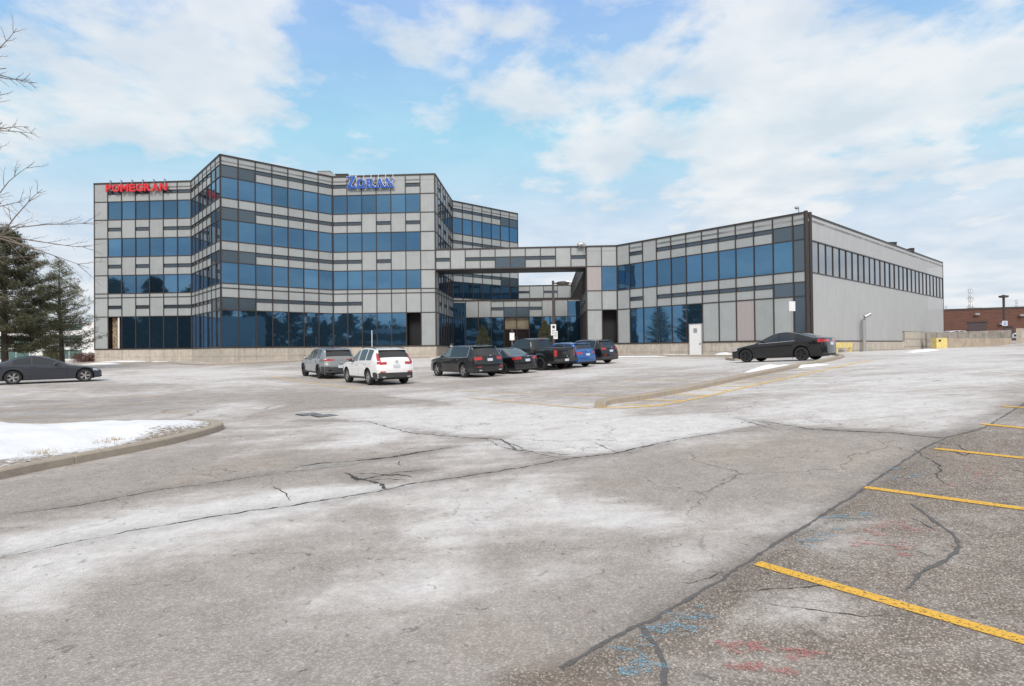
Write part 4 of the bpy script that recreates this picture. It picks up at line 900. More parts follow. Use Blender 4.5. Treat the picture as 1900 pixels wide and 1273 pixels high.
e2, h2 = sign_post(950, 618, 640, 52, 'street_sign', 'small white sign on a short post near the entrance doors', (.42, .65))
mb = MB(); mb.tube([(0, 0, h2+.02), (0, 0, h2+.3)], .1, 8); mb.build('sign_cap', M['lampmetal'], e2)
p = at(838, 648, 56.3); e_ = empty('litter_bin', (p[0], p[1], gz(p[0], p[1])+.12), label='dark round topped litter bin at the court edge behind the nearest black suv', cat='bin')
mb = MB(); mb.tube([(0, 0, 0), (0, 0, .9), (0, 0, 1.15), (0, 0, 1.3)], [.24, .26, .2, .05], 14); mb.build('bin_body', M['black'], e_, smooth=40)
mb = MB(); mb.box(-.12, .12, -.27, -.2, .92, 1.08); mb.build('bin_opening', M['steel'], e_)
# drain grates in the lane
for (x, lb) in ((573, 'square cast drain grate half hidden by ice, left of the pair'), (603, 'square cast drain grate at the low spot, right of the pair')):
    c = onground(x, 769 if x < 590 else 771.5); e_ = empty('drain_grate', (c[0], c[1], gz(*c)+.004), rad(41), label=lb, cat='drain grate', group='drain grates in the lane'); mb = MB(); mb.box(-.24, .24, -.24, .24, -.05, .004); mb.build('frame', M['black'], e_)
    mb = MB(); [mb.box(-.20, .20, -.20+.06*i, -.17+.06*i, .004, .012) for i in range(7)]; mb.build('bars', M['steel'], e_)

# ------------------------------------------------------------------ vehicles
def paint(name, col, rough=.28, metal=.2): return mat(name, col, max(rough, .25), metal, spec=.3, coat=1.0, noise=.03, nscale=2)
M['carglass'] = mat('car_glass', (.022, .026, .03), .05, spec=.7)
M['carglass_clear'] = mat('car_glass_pale', (.10, .13, .125), .04, spec=.9)
M['tyre'] = mat('tyre_rubber', (.022, .022, .023), .85, bump=.2)
M['rim'] = mat('alloy_rim', (.50, .50, .51), .3, metal=.8)
M['rim_dark'] = mat('dark_alloy_rim', (.045, .045, .05), .35, metal=.6)
M['trim'] = mat('grey_plastic_trim', (.045, .045, .047), .6)
M['tail'] = mat('tail_lamp_red', (.42, .015, .02), .12, coat=1.)
M['headl'] = mat('head_lamp_clear', (.55, .57, .6), .08, metal=.4)
M['chrome'] = mat('chrome', (.72, .72, .74), .12, metal=1)
M['plate'] = mat('licence_plate', (.62, .64, .70), .5)
M['seam'] = mat('panel_gap', (.008, .008, .008), .8)
def wheel(parent, x, y, side, R, wdt, rimm, nsp, name='wheel'):
    mb = MB(); n = 36; prof = [(R*.66, .5), (R*.72, .52), (R*.93, .5), (R*.985, .40), (R, .2), (R, -.2), (R*.985, -.40), (R*.93, -.5), (R*.66, -.5)]
    for k in range(n):
        a = 2*math.pi*k/n
        for (r_, o) in prof: mb.v.append((r_*math.cos(a), o*wdt*side, r_*math.sin(a)+R))
    q = len(prof)
    for k in range(n):
        for j in range(q-1): mb.f.append((k*q+j, k*q+j+1, ((k+1) % n)*q+j+1, ((k+1) % n)*q+j)); mb.m.append(0); mb.c.append(0)
    o = mb.build(name, M['tyre'], parent, smooth=40); o.location = (x, y, 0)
    mb = MB(); ro = R*.69; yo = .44*wdt*side; yi = .10*wdt*side
    for k in range(n):
        a, b = 2*math.pi*k/n, 2*math.pi*(k+1)/n
        def pp(r_, t_, yy): return (r_*math.cos(t_), yy, r_*math.sin(t_)+R)
        mb.quad(pp(ro, a, yo), pp(ro, b, yo), pp(ro*.92, b, yo*.95), pp(ro*.92, a, yo*.95)); mb.quad(pp(ro*.92, a, yo*.95), pp(ro*.92, b, yo*.95), pp(ro*.86, b, yi), pp(ro*.86, a, yi))
        mb.quad(pp(ro*.86, a, yi), pp(ro*.86, b, yi), pp(.02, b, yi), pp(.02, a, yi), m=1)
    for s in range(nsp):
        for sg_ in (-1, 1):
            a = 2*math.pi*s/nsp+sg_*.16; ca, sa = math.cos(a), math.sin(a); w1 = R*.055; a0 = 2*math.pi*s/nsp+sg_*.05
            o1 = np.array([R*.10*math.cos(a0), yo*.62, R*.10*math.sin(a0)+R]); e1 = np.array([ro*.93*ca, yo*.9, ro*.93*sa+R]); tn = np.array([-sa, 0, ca])*w1
            mb.quad(o1-tn, e1-tn, e1+tn, o1+tn); mb.quad(o1-tn, e1-tn, e1-tn-np.array([0, .03*side, 0]), o1-tn-np.array([0, .03*side, 0])); mb.quad(o1+tn, e1+tn, e1+tn-np.array([0, .03*side, 0]), o1+tn-np.array([0, .03*side, 0]))
    mb.tube([(0, yo*.4, R), (0, yo*.72, R)], R*.16, 14)
    mb.build('rim', [rimm, M['black']], o)
def build_car(name, label, cat, s, pos, heading, group='vehicles parked in the lot'):
    L, Wd, R = s['L'], s['W'], s['R']; pr = np.array(s['prof'], float); hw0 = Wd/2
    xa, xb = s['xf'], s['xf']+s['wb']
    # station list
    X, Z = [pr[0, 0]], [pr[0, 1]]
    for (x0, z0), (x1, z1) in zip(pr, pr[1:]):
        n = max(1, int(math.ceil(math.hypot(x1-x0, z1-z0)/.045)))
        for k in range(1, n+1): X.append(x0+(x1-x0)*k/n); Z.append(z0+(z1-z0)*k/n)
    X, Z = np.array(X), np.array(Z)
    for _ in range(3): Z[1:-1] = .25*Z[:-2]+.5*Z[1:-1]+.25*Z[2:]; X[1:-1] = .25*X[:-2]+.5*X[1:-1]+.25*X[2:]
    X = np.maximum.accumulate(X+np.arange(len(X))*1e-5)
    tx = np.gradient(X); tz = np.gradient(Z); ln = np.hypot(tx, tz); nx_, nz_ = -tz/ln, tx/ln
    for _ in range(2): nx_[1:-1] = (nx_[:-2]+nx_[1:-1]*2+nx_[2:])/4; nz_[1:-1] = (nz_[:-2]+nz_[1:-1]*2+nz_[2:])/4
    crown = .035+.10*np.abs(nx_)**1.5
    XE = X-nx_*crown; hK = len(X)//2; XE[:hK] = np.maximum.accumulate(XE[:hK]); XE[hK:] = np.minimum.accumulate(XE[hK:][::-1])[::-1]; XE = np.maximum.accumulate(XE)
    Ra = R+s.get('gap', .055)
    ins = []
    for xc in (xa, xb):
        for th in (0, 8, 18, 30, 45): ins += [xc-Ra*math.cos(rad(th)), xc+Ra*math.cos(rad(th))]
        ins += [xc-Ra-.002, xc+Ra+.002]
    for d_ in s['doors']: ins += [d_, d_+.012]
    for a, b in s['side']: ins += [a, b]
    ins += list(s['ws'])+list(s['rw'])
    def add(xi):
        nonlocal X, Z, XE, nx_, nz_, crown
        if np.abs(XE-xi).min() < 5e-4: return
        i = int(np.searchsorted(XE, xi))
        if i <= 0 or i >= len(XE): return
        t_ = (xi-XE[i-1])/max(XE[i]-XE[i-1], 1e-9)
        def I(A): return np.insert(A, i, A[i-1]*(1-t_)+A[i]*t_)
        X, Z, nx_, nz_, crown = I(X), I(Z), I(nx_), I(nz_), I(crown); XE = np.insert(XE, i, xi)
    for xi in ins: add(xi)
    K = len(X); FT = [0, .2, .38, .52, .64, .74, .82, .885, .94, .975, 1.0]; GF = [.07, .5, .9, 1.0]; SF = [.08, .2, .34, .48, .62, .76, .88, .95, 1.0]
    sill = s['sill']; belt = lambda x: s['belt'][0]+(s['belt'][1]-s['belt'][0])*np.clip((x-s['ws'][0])/(s['rw'][1]-s['ws'][0]), 0, 1.1)
    def zlow(x):
        for xc in (xa, xb):
            if abs(x-xc) < Ra: return max(sill, R+math.sqrt(max(Ra*Ra-(x-xc)**2, 0)))
        e0 = min(x, L-x); return sill+max(0, .25-e0)*.12
    half = []
    for k in range(K):
        x, z = X[k], Z[k]; xe = XE[k]; e0, e1 = max(0, 1-x/1.0), max(0, 1-(L-x)/.9); Wk = hw0*(1-.13*e0**2.2-.09*e1**2.2)
        bl = belt(x); above = max(0, z-bl); ye = Wk*.965-above*s.get('tumble', .30); ye = max(ye, .3)
        col = []
        for f in FT:
            cc = crown[k]*(.35*f**2+.65*f**7); col.append((x-nx_[k]*cc if f < 1 else xe, f*ye, z-nz_[k]*cc))
        ze = col[-1][2]; zb = min(bl, ze-.015); zl = min(zlow(xe), zb-.03)
        for g in GF: yy = ye+(Wk-ye)*g+.012*math.sin(math.pi*g)*(above > .1); col.append((xe, yy, ze+(zb-ze)*g))
        for q_ in SF:
            zz = zb+(zl-zb)*q_; flare = 0
            for xc in (xa, xb):
                dd_ = abs(math.hypot(xe-xc, zz-R)-Ra)
                if zz > R*.8: flare = max(flare, s.get('flare', .02)*max(0, 1-dd_/.16))
            dz = (bl-zz); yy = Wk*(1-.0)+.018*math.sin(math.pi*min(1, q_*1.1))-.035*max(0, (dz-.35)/.35)**2+flare-(.014 if .42 < q_ < .7 else 0)
            col.append((xe, yy, zz))
        last = col[-1]; col.append((xe, last[1]-.10, last[2])); half.append(col)
    nr = len(half[0]); nT = len(FT); nG = nT+len(GF)
    root = empty(name, label=label, cat=cat, group=group)
    parts = {}
    def part(key):
        if key not in parts: parts[key] = (MB(), {})
        return parts[key]
    def V_(key, k, j, sd):
        mbx, ix = part(key); kk = (k, j, sd if not (j == 0) else 0)
        if kk not in ix:
            x, y, z = half[k][j]; ix[kk] = len(mbx.v); mbx.v.append((L/2-x, y*sd, z))
        return ix[kk]
    for sd in (1, -1):
        for k in range(K-1):
            xm = (XE[k]+XE[k+1])/2; Xm = (X[k]+X[k+1])/2
            for j in range(nr-1):
                key, mi = 'body', 0
                zm = (half[k][j][2]+half[k+1][j+1][2])/2; fm = FT[j+1] if j < nT-1 else 2
                if j < nT-1:
                    if s['ws'][0]+.03 < Xm < s['ws'][1]-.02 and fm <= .94: key = 'windshield'
                    elif s['rw'][0]+.02 < Xm < s['rw'][1]-.02 and fm <= s.get('rwf', .9): key = 'rear_window'
                    elif Xm > L*.5 and s['tl'](zm, fm, Xm): key = 'taillight%d' % sd
                    elif Xm < L*.4 and s['hl'](zm, fm, Xm): key = 'headlight%d' % sd
                    elif (zm < s.get('bump_z', .45)) and (Xm > L-.6 or Xm < .4): key = 'bumper_trim' if s.get('clad', False) or zm < .38 else 'body'
                    elif Xm < .5 and fm < .6 and s['belt'][0]*.50 < zm < s['belt'][0]*.82: key = 'grille'
                elif j < nG-1+0 and j >= nT-1:
                    g0, g1 = ([0]+GF)[j-nT+1], GF[j-nT+1]
                    hgt = half[k][nT-1][2]-half[k][nG-1][2]
                    if g0 >= .05 and g1 <= .95 and hgt > .07:
                        for wi, (a, b) in enumerate(s['side']):
                            if a <= xm <= b: key = 'side_window%d_%d' % (wi, sd)
                elif j < nr-2:
                    if xm > L-.5 and s['tl'](zm, .99, max(xm, L-.05) if xm > L-s.get('tlw', .3) else 0): key = 'taillight%d' % sd
                    elif xm < .5 and s['hl'](zm, .99, xm): key = 'headlight%d' % sd
                    elif s.get('clad') and (j >= nr-4): key = 'sill_trim'
                    elif s.get('clad') and zm < s.get('bump_z', .45) and (xm > L-.55 or xm < .35): key = 'bumper_trim'
                    if key == 'body':
                        for d_ in s['doors']:
                            if d_ <= xm <= d_+.012: mi = 1
                else: key = 'wheel_arch' if not s.get('clad') else 'sill_trim'
                vs_ = [V_(key, k, j, sd), V_(key, k+1, j, sd), V_(key, k+1, j+1, sd), V_(key, k, j+1, sd)]
                if sd < 0: vs_ = vs_[::-1]
                u_ = list(dict.fromkeys(vs_))
                if len(u_) < 3: continue
                mbx = parts[key][0]; mbx.f.append(tuple(u_)); mbx.m.append(mi); mbx.c.append(0)
        # close the two ends
    bmx, ix = part('body')
    for k in (0, K-1):
        for j in range(nr-1):
            i = len(bmx.v); a, b = half[k][j], half[k][j+1]
            bmx.v += [(L/2-a[0], a[1], a[2]), (L/2-b[0], b[1], b[2]), (L/2-b[0], -b[1], b[2]), (L/2-a[0], -a[1], a[2])]; bmx.f.append((i, i+1, i+2, i+3)); bmx.m.append(2); bmx.c.append(0)
    mats_ = {'windshield': M['carglass'], 'rear_window': s.get('rwm', M['carglass']), 'taillight': M['tail'], 'headlight': M['headl'], 'bumper_trim': M['trim'], 'sill_trim': M['trim'], 'wheel_arch': M['black'], 'grille': M['black']}
    for key, (mbx, _) in parts.items():
        base = key.rstrip('-0123456789_'); mm = mats_.get(base)
        if key == 'body': mm = [s['paint'], M['seam'], M['trim']]
        if base == 'side_window': mm = s.get('swm', M['carglass']) if key[len('side_window'):][0] != '0' else s.get('swf', M['carglass'])
        mbx.build(base, mm, root, smooth=38)
    # window surrounds
    if s.get('chrome'):
        for sd in (1, -1):
            mb = MB(); a, b = s['side'][0][0], s['side'][-1][1]; ks = [k for k in range(K) if a <= XE[k] <= b]
            pts = [(L/2-half[k][nG-1][0], (half[k][nG-1][1]+.008)*sd, half[k][nG-1][2]+.012) for k in ks]
            if s['chrome'] == 2: pts += [(L/2-half[k][nT-1][0], (half[k][nT-1][1]+.006)*sd, half[k][nT-1][2]-.015) for k in ks[::-1]]; pts.append(pts[0])
            mb.tube(pts, .011, 6); mb.build('window_trim', M['chrome'], root, smooth=50)
    # underbody
    mb = MB(); mb.box(-L/2+.35, L/2-.35, -hw0+.30, hw0-.30, sill-.04, R*2+.02); mb.box(-L/2+(L-xa)*0+.35, L/2-.35, -hw0+.12, hw0-.12, sill+.02, sill+.06) if False else None
    mb.box(L/2-xb+Ra+.03, L/2-xa-Ra-.03, -hw0+.10, hw0-.10, sill-.02, sill+.12); mb.box(-L/2+.12, L/2-xb-Ra-.02, -hw0+.22, hw0-.22, sill+.0, sill+.15); mb.box(L/2-xa+Ra+.02, L/2-.15, -hw0+.22, hw0-.22, sill+.0, sill+.15)
    mb.build('underbody', M['black'], root)
    for xc in (xa, xb):
        for sd in (1, -1): wheel(root, L/2-xc, sd*(hw0-.125), sd, R, s.get('tw', .225), s['rim'], s.get('nsp', 5))
    # mirrors, handles, plate, exhaust, wiper
    for sd in (1, -1):
        xm = s['ws'][0]+.52; k = int(np.abs(XE-xm).argmin()); yb = half[k][nG-1][1]; zb = half[k][nG-1][2]
        mb = MB(); mb.tube([(L/2-xm-.05, sd*(yb-.02), zb+.05), (L/2-xm, sd*(yb+.06), zb+.06), (L/2-xm, sd*(yb+.13), zb+.11), (L/2-xm, sd*(yb+.21), zb+.10)], [.03, .045, .085, .05], 10); mb.build('mirror', s.get('mirm', s['paint']), root, smooth=60)
        for d_ in s['handles']:
            k = int(np.abs(XE-d_).argmin()); y_ = half[k][nG][1]+.012; z_ = half[k][nG-1][2]-.10
            mb = MB(); mb.obox((L/2-d_, (y_-.015)*sd, z_), (-.19, 0, 0), (0, .035*sd, 0), (0, 0, .028)); mb.build('door_handle', s.get('hm', s['paint']), root)
    k = int(np.abs(Z[K//2:]-s['plz']).argmin())+K//2; xr = X[k]
    mb = MB(); mb.box(L/2-xr-.045, L/2-xr+.02, -.16, .16, s['plz']-.07, s['plz']+.07); mb.build('license_plate', M['plate'], root)
    mb = MB(); mb.tube([(L/2-xr-.03, -.06, s['plz']+.22), (L/2-xr-.035, .06, s['plz']+.22)], .03, 8); mb.build('badge', M['chrome'], root)
    if s.get('rails'):
        for sd in (1, -1):
            pts = []; 
            for xx in np.linspace(s['ws'][1]+.15, s['rw'][0]-.1, 14): k = int(np.abs(X-xx).argmin()); q_ = half[k][nT-3]; pts.append((L/2-q_[0], q_[1]*sd, q_[2]+.035))
            pts[0] = (pts[0][0], pts[0][1], pts[0][2]-.04); pts[-1] = (pts[-1][0], pts[-1][1], pts[-1][2]-.04); mb = MB(); mb.tube(pts, .016, 6); mb.build('roof_rail', s['rails'], root, smooth=50)
    if s.get('spoiler'):
        k = int(np.abs(X-s['rw'][0]).argmin()); q_ = half[k][nT-2]; mb = MB(); a = s['spoiler']; mb.v = []
        mb.obox((L/2-X[k]-a, -q_[1]*.93, Z[k]-.035), (a+.12, 0, .01), (0, q_[1]*1.86, 0), (0, 0, .035)); mb.build('spoiler', s['paint'], root)
    if s.get('exh'):
        for sd in (1, -1):
            mb = MB(); mb.box(-L/2+.02, -L/2+.12, sd*hw0*.62-.09, sd*hw0*.62+.09, s['exh'], s['exh']+.06); mb.build('exhaust_tip', M['chrome'], root)
    if s.get('reflector'):
        for sd in (1, -1):
            mb = MB(); xr2 = .07; mb.box(-L/2+.005, -L/2+.10, sd*hw0*.68-.12, sd*hw0*.68+.12, s['reflector'], s['reflector']+.045); mb.build('reflector', M['tail'], root)
    for f in s.get('extra', []): f(root, L, hw0, half, X, Z)
    # put it on the sloping ground
    h = np.array([math.cos(heading), math.sin(heading)]); sv = np.array([-h[1], h[0]])
    zf, zr_ = gz(*(pos+h*s['wb']/2)), gz(*(pos-h*s['wb']/2)); zl_, zrr = gz(*(pos+sv*.8)), gz(*(pos-sv*.8))
    fx = Vector((h[0]*s['wb'], h[1]*s['wb'], zf-zr_)).normalized(); sy = Vector((sv[0]*1.6, sv[1]*1.6, zl_-zrr)).normalized(); up = fx.cross(sy).normalized(); sy = up.cross(fx)
    root.matrix_world = Matrix(((fx.x, sy.x, up.x, pos[0]), (fx.y, sy.y, up.y, pos[1]), (fx.z, sy.z, up.z, (zf+zr_)/2+.004), (0, 0, 0, 1)))
    return root
def place(rl, s, heading, which='rl'):
    """centre of the car from the ground contact point of its rear left wheel seen at pixel rl"""
    h = np.array([math.cos(heading), math.sin(heading)]); left = np.array([-h[1], h[0]]); g = onground(*rl)
    back = s['L']/2-(s['L']-(s['xf']+s['wb']))
    sgn = 1 if which[1] == 'l' else -1
    if which[0] == 'r': return g+h*(s['L']/2-(s['L']-s['xf']-s['wb']))-left*sgn*(s['W']/2-.12)
    return g-h*(s['L']/2-s['xf'])-left*sgn*(s['W']/2-.12)
nohl = lambda z, f, x: False
def suv(L, W, H, wb, xf, R=.36, **k):
    b = dict(L=L, W=W, R=R, wb=wb, xf=xf, sill=.28, clad=True, bump_z=.55, belt=(.98*H/1.68, 1.06*H/1.68), tumble=.30, flare=.02, tw=.235,
        prof=[(0, .34), (.01, .55), (.05, .74*H/1.68), (.16, .88*H/1.68), (.5, .98*H/1.68), (1.1, 1.06*H/1.68), (1.3, 1.10*H/1.68), (2.05, H*.945), (2.35, H*.985), (2.8, H), (L-1.2, H*.992), (L-.62, H*.96), (L-.50, H*.94), (L-.22, H*.71), (L-.12, H*.665), (L-.06, H*.52), (L-.01, H*.44), (L, H*.36), (L, .34)],
        ws=(1.32, 2.08), rw=(L-.54, L-.22), side=[(1.62, 2.42), (2.50, 3.30), (3.38, L-.72)], doors=[1.35, 2.46, 3.42], handles=[2.22, 3.14], plz=.86, spoiler=.12,
        tl=lambda z, f, x: x > L-.5 and f > .7 and .88 < z < 1.06, hl=lambda z, f, x: x < .45 and f > .6 and .70 < z < .84, rim=M['rim'], paint=None, tlw=.22)
    b.update(k); return b
def sedan(L, W, H, wb, xf, R=.33, **k):
    b = dict(L=L, W=W, R=R, wb=wb, xf=xf, sill=.21, bump_z=.32, belt=(.86, .93), tumble=.38, flare=.015, tw=.225,
        prof=[(0, .25), (.0, .48), (.05, .62), (.2, .72), (.6, .82), (1.25, .92), (1.42, .95), (2.15, 1.32), (2.5, H-.02), (2.9, H), (3.3, H-.03), (3.6, H-.09), (4.25, 1.06), (L-.2, 1.02), (L-.04, .98), (L-.02, .78), (L-.0, .6), (L, .28)],
        ws=(1.45, 2.2), rw=(3.55, 4.2), side=[(1.75, 2.62), (2.70, 3.45)], doors=[1.5, 2.66, 3.62], handles=[2.42, 3.36], plz=.76,
        tl=lambda z, f, x: x > L-.35 and f > .52 and .80 < z < .95, hl=lambda z, f, x: x < .45 and f > .6 and .58 < z < .70, rim=M['rim'], paint=None, tlw=.3)
    b.update(k); return b
HD = AX+rad(135)
pb = paint('black_car_paint', (.008, .008, .010)); pc = paint('charcoal_blue_coupe_paint', (.032, .038, .052), .38)
# white crossover
def crv_tl(L): return lambda z, f, x: (x > L-.55 and f > .86 and .92 < z < 1.42) or (x > L-.3 and f > .60 and .92 < z < 1.02)
s = suv(4.70, 1.87, 1.69, 2.70, .92, R=.355, paint=paint('white_car_paint', (.80, .80, .80), .3, 0), tl=crv_tl(4.70), rails=M['trim'], exh=.34, plz=.84, nsp=5, swf=M['carglass_clear'], mirm=M['trim'], reflector=.58)
build_car('parked_car', 'white crossover with tall red L shaped tail lamps, nearest car in the lot', 'car', s, place((687, 714.5), s, HD+rad(-6)), HD+rad(-6))
s = suv(4.66, 1.87, 1.66, 2.755, .90, R=.36, paint=paint('silver_grey_paint', (.27, .28, .285), .3, .5), tl=lambda z, f, x: x > 4.2 and f > .48 and .95+.06*(1-f) < z < 1.07, rails=M['chrome'], exh=.45, plz=.66, rim=M['rim_dark'], swf=M['carglass_clear'], bump_z=.66)
build_car('parked_car', 'silver grey crossover with dark wheels parked left of the white one', 'car', s, place((594, 702.5), s, HD+rad(-6)), HD+rad(-6))
s = suv(4.87, 1.99, 1.72, 2.75, .95, R=.37, paint=paint('black_suv_paint', (.011, .012, .014)), clad=False, bump_z=.4, chrome=2, plz=.93, exh=.36, tl=lambda z, f, x: x > 4.3 and f > .62 and .93 < z < 1.08, hm=M['chrome'], swf=M['carglass_clear'], reflector=.55)
build_car('parked_car', 'black suv with chrome window trim and silver wheels, leftmost of the dark row', 'car', s, place((862.5, 700.8), s, HD-rad(4)), HD-rad(4))
s = sedan(4.91, 1.86, 1.47, 2.97, .84, R=.335, paint=pb, chrome=2, rim=M['rim_dark'], rwm=M['carglass_clear'])
build_car('parked_car', 'black sedan between the black suv and the pickup truck', 'car', s, place((936, 694), s, HD), HD)
# pickup
def bed(root, L, hw, half, X, Z):
    mb = MB(); mb.box(-L/2-.02, -L/2+.13, -hw*.93, hw*.93, .50, .68); mb.build('rear_bumper', M['trim'], root)
    mb = MB(); mb.box(-L/2+.03, L/2-3.95, -hw*.80, hw*.80, 1.27, 1.335); mb.build('bed_cover', M['trim'], root)
    mb = MB(); mb.box(-L/2+.006, -L/2+.03, -.30, .30, .80, 1.12); mb.build('tailgate_panel', s['paint'], root)
    mb = MB(); mb.box(-L/2+1.95, -L/2+2.0, -.12, .12, 1.865, 1.90); mb.build('brake_light', M['tail'], root)
s = dict(L=5.82, W=2.02, R=.42, wb=3.57, xf=1.0, sill=.42, belt=(1.22, 1.28), tumble=.22, flare=.05, tw=.28, gap=.08,
    prof=[(0, .5), (.01, .95), (.06, 1.10), (.25, 1.17), (1.3, 1.24), (1.5, 1.28), (2.15, 1.84), (2.5, 1.93), (2.9, 1.95), (3.5, 1.93), (3.74, 1.88), (3.90, 1.40), (3.95, 1.30), (4.3, 1.29), (5.7, 1.29), (5.80, 1.27), (5.81, .8), (5.82, .52)],
    ws=(1.5, 2.2), rw=(3.72, 3.92), side=[(1.85, 2.62), (2.70, 3.60)], doors=[1.55, 2.66, 3.68, 3.95], handles=[2.42, 3.40], plz=.60,
    tl=lambda z, f, x: x > 5.75 and f > .88 and .85 < z < 1.22, hl=lambda z, f, x: x < .4 and f > .7 and .85 < z < 1.05, rim=M['rim_dark'], nsp=5, paint=paint('matte_black_truck_paint', (.014, .015, .017), .45), tlw=.1, extra=[bed], hm=M['trim'])
build_car('pickup_truck', 'black crew cab pickup truck in the middle of the dark row', 'pickup truck', s, place((1005, 687.5), s, HD), HD)
s = suv(4.65, 1.85, 1.58, 2.80, .85, R=.35, paint=paint('blue_car_paint', (.03, .12, .36), .28, .4), clad=False, bump_z=.48, plz=.80, tl=lambda z, f, x: x > 4.1 and f > .6 and .84 < z < .98, spoiler=.1)
build_car('parked_car', 'bright blue crossover right of the pickup truck', 'car', s, place((1086, 679.5), s, HD, 'rr'), HD)
s = suv(4.70, 1.88, 1.68, 2.70, .92, R=.36, paint=pb, clad=True, bump_z=.52, chrome=2, plz=.88, tl=lambda z, f, x: x > 4.1 and f > .55 and .98 < z < 1.10, reflector=.6)
build_car('parked_car', 'black suv at the right end of the dark row, beside the blue one', 'car', s, place((1127, 673.3), s, HD, 'rr'), HD)
# black sedan on the right
s = sedan(4.68, 1.83, 1.42, 2.72, .90, R=.33, paint=pb, rim=M['rim_dark'], chrome=1, belt=(.88, .98), tl=lambda z, f, x: x > 4.3 and f > .3 and .86 < z < .98,
    prof=[(0, .26), (.0, .46), (.06, .60), (.2, .70), (.6, .81), (1.15, .90), (1.3, .94), (2.1, 1.31), (2.45, 1.40), (2.8, 1.42), (3.2, 1.39), (3.6, 1.29), (4.2, 1.10), (4.45, 1.07), (4.62, 1.05), (4.65, .82), (4.67, .6), (4.68, .3)],
    ws=(1.33, 2.15), rw=(3.45, 4.15), side=[(1.62, 2.55), (2.63, 3.35)], doors=[1.42, 2.59, 3.5])
build_car('parked_car', 'black sedan seen side on at the end of the long kerb', 'car', s, place((1386, 672.6), s, HD, 'fl'), HD)
# coupe on the left
s = sedan(4.64, 1.83, 1.39, 2.81, .78, R=.335, paint=pc, swf=M['carglass'], prof=[(0, .24), (.0, .45), (.05, .60), (.2, .70), (.6, .80), (1.2, .88), (1.4, .92), (2.15, 1.27), (2.5, 1.36), (2.8, 1.39), (3.1, 1.36), (3.5, 1.27), (4.1, 1.04), (4.4, .99), (4.58, .96), (4.62, .75), (4.64, .55), (4.64, .27)],
    ws=(1.43, 2.2), rw=(3.35, 4.05), side=[(1.72, 2.85), (2.92, 3.6)], doors=[1.5, 2.95], handles=[2.72], belt=(.86, .92), nsp=5)
build_car('parked_car', 'dark grey coupe with silver wheels at the left edge, facing right', 'car', s, place((157.5, 708.3), s, AX+rad(45), 'fr'), AX+rad(45))
# vans behind the ramp wall
s = suv(4.9, 1.95, 1.75, 2.9, .95, paint=paint('white_van_paint', (.78, .78, .79), .4, 0), clad=False)
c = at(1762, 640, 84); build_car('parked_car', 'white vehicle with only its roof showing over the ramp wall', 'car', s, np.array([c[0], 84.]), rad(185))
s2 = suv(4.7, 1.9, 1.7, 2.8, .95, paint=paint('snowy_white_paint', (.80, .81, .83), .6, 0), clad=False)
c = at(1908, 640, 66); build_car('parked_car', 'snow covered white car cut off by the right edge past the ramp wall', 'car', s2, np.array([c[0]+1.2, 66.]), rad(175))

# ------------------------------------------------------------------ brick building, pylons
e_ = empty('warehouse', (0, 0, 0), label='long low brown brick warehouse beyond the ramp wall', cat='building')
bk = bpy.data.materials.new('brown_brick'); bk.use_nodes = True; t = bk.node_tree; bs = t.nodes['Principled BSDF']; gco = G('ShaderNodeTexCoord')
br = G('ShaderNodeTexBrick'); br.inputs['Scale'].default_value = 1; br.inputs['Color1'].default_value = (.145, .066, .048, 1); br.inputs['Color2'].default_value = (.112, .052, .039, 1); br.inputs['Mortar'].default_value = (.20, .12, .09, 1)
br.inputs['Mortar Size'].default_value = .012; br.inputs['Brick Width'].default_value = .6; br.inputs['Row Height'].default_value = .3; mp = G('ShaderNodeMapping'); mp.inputs['Rotation'].default_value = (rad(90), 0, 0); t.links.new(gco.outputs['Object'], mp.inputs[0]); t.links.new(mp.outputs[0], br.inputs[0]); t.links.new(br.outputs[0], bs.inputs['Base Color']); bs.inputs['Roughness'].default_value = .9
a = at(1700, 579.5, 112); b = at(1900, 571, 104); d = (b-a)[:2]; a2 = a[:2]-d*.3; b2 = b[:2]+d*1.2; zt = EYE+6.4
mb = MB(); bd = np.array([-d[1], d[0]])/np.linalg.norm(d)*30; mb.hexa([a2, b2, b2+bd, a2+bd], EYE-2, zt); mb.build('brick_wall', bk, e_)
n_ = -bd/30; dn = d/np.linalg.norm(d)
mb = MB(); mb.obox((*(a2+n_*.08), zt), (*(b2-a2), 0), (*(-n_*30), 0), (0, 0, .3)); mb.build('roof_edge', M['lampmetal'], e_)
mb = MB(); mb.obox((*(a2-n_*2), zt+.3), (*(b2-a2), 0), (*(-n_*26), 0), (0, 0, .12)); mb.build('roof_snow', M['snow'], e_)
def bpx(x, y, o=.0): 
    A_ = a2+n_*o; r_ = pray(x, y); k_ = (A_@n_)/(r_[:2]@n_); return np.array([r_[0]*k_, r_[1]*k_, EYE+r_[2]*k_])
for (x0, x1, y0, nm) in ((1796, 1831, 599, 'garage_door'), (1866, 1880, 607, 'door')):
    q0, q1 = bpx(x0, y0, .05), bpx(x1, y0, .05); dd = (q1-q0)[:2]; mb = MB(); k = 6
    for i in range(k): hgt = (q0[2]-EYE)/k; mb.obox((q0[0], q0[1], EYE+i*hgt), (*dd, 0), (*(-n_*.1), 0), (0, 0, hgt-.03))
    gd = mb.build(nm, mat(nm+'_paint', (.07, .05, .055), .6), e_); mb = MB(); mb.obox((q0[0]-.1, q0[1], q0[2]), (*(dd*1.05), 0), (*(n_*.08), 0), (0, 0, .2)); mb.build('door_head', M['lampmetal'], e_)
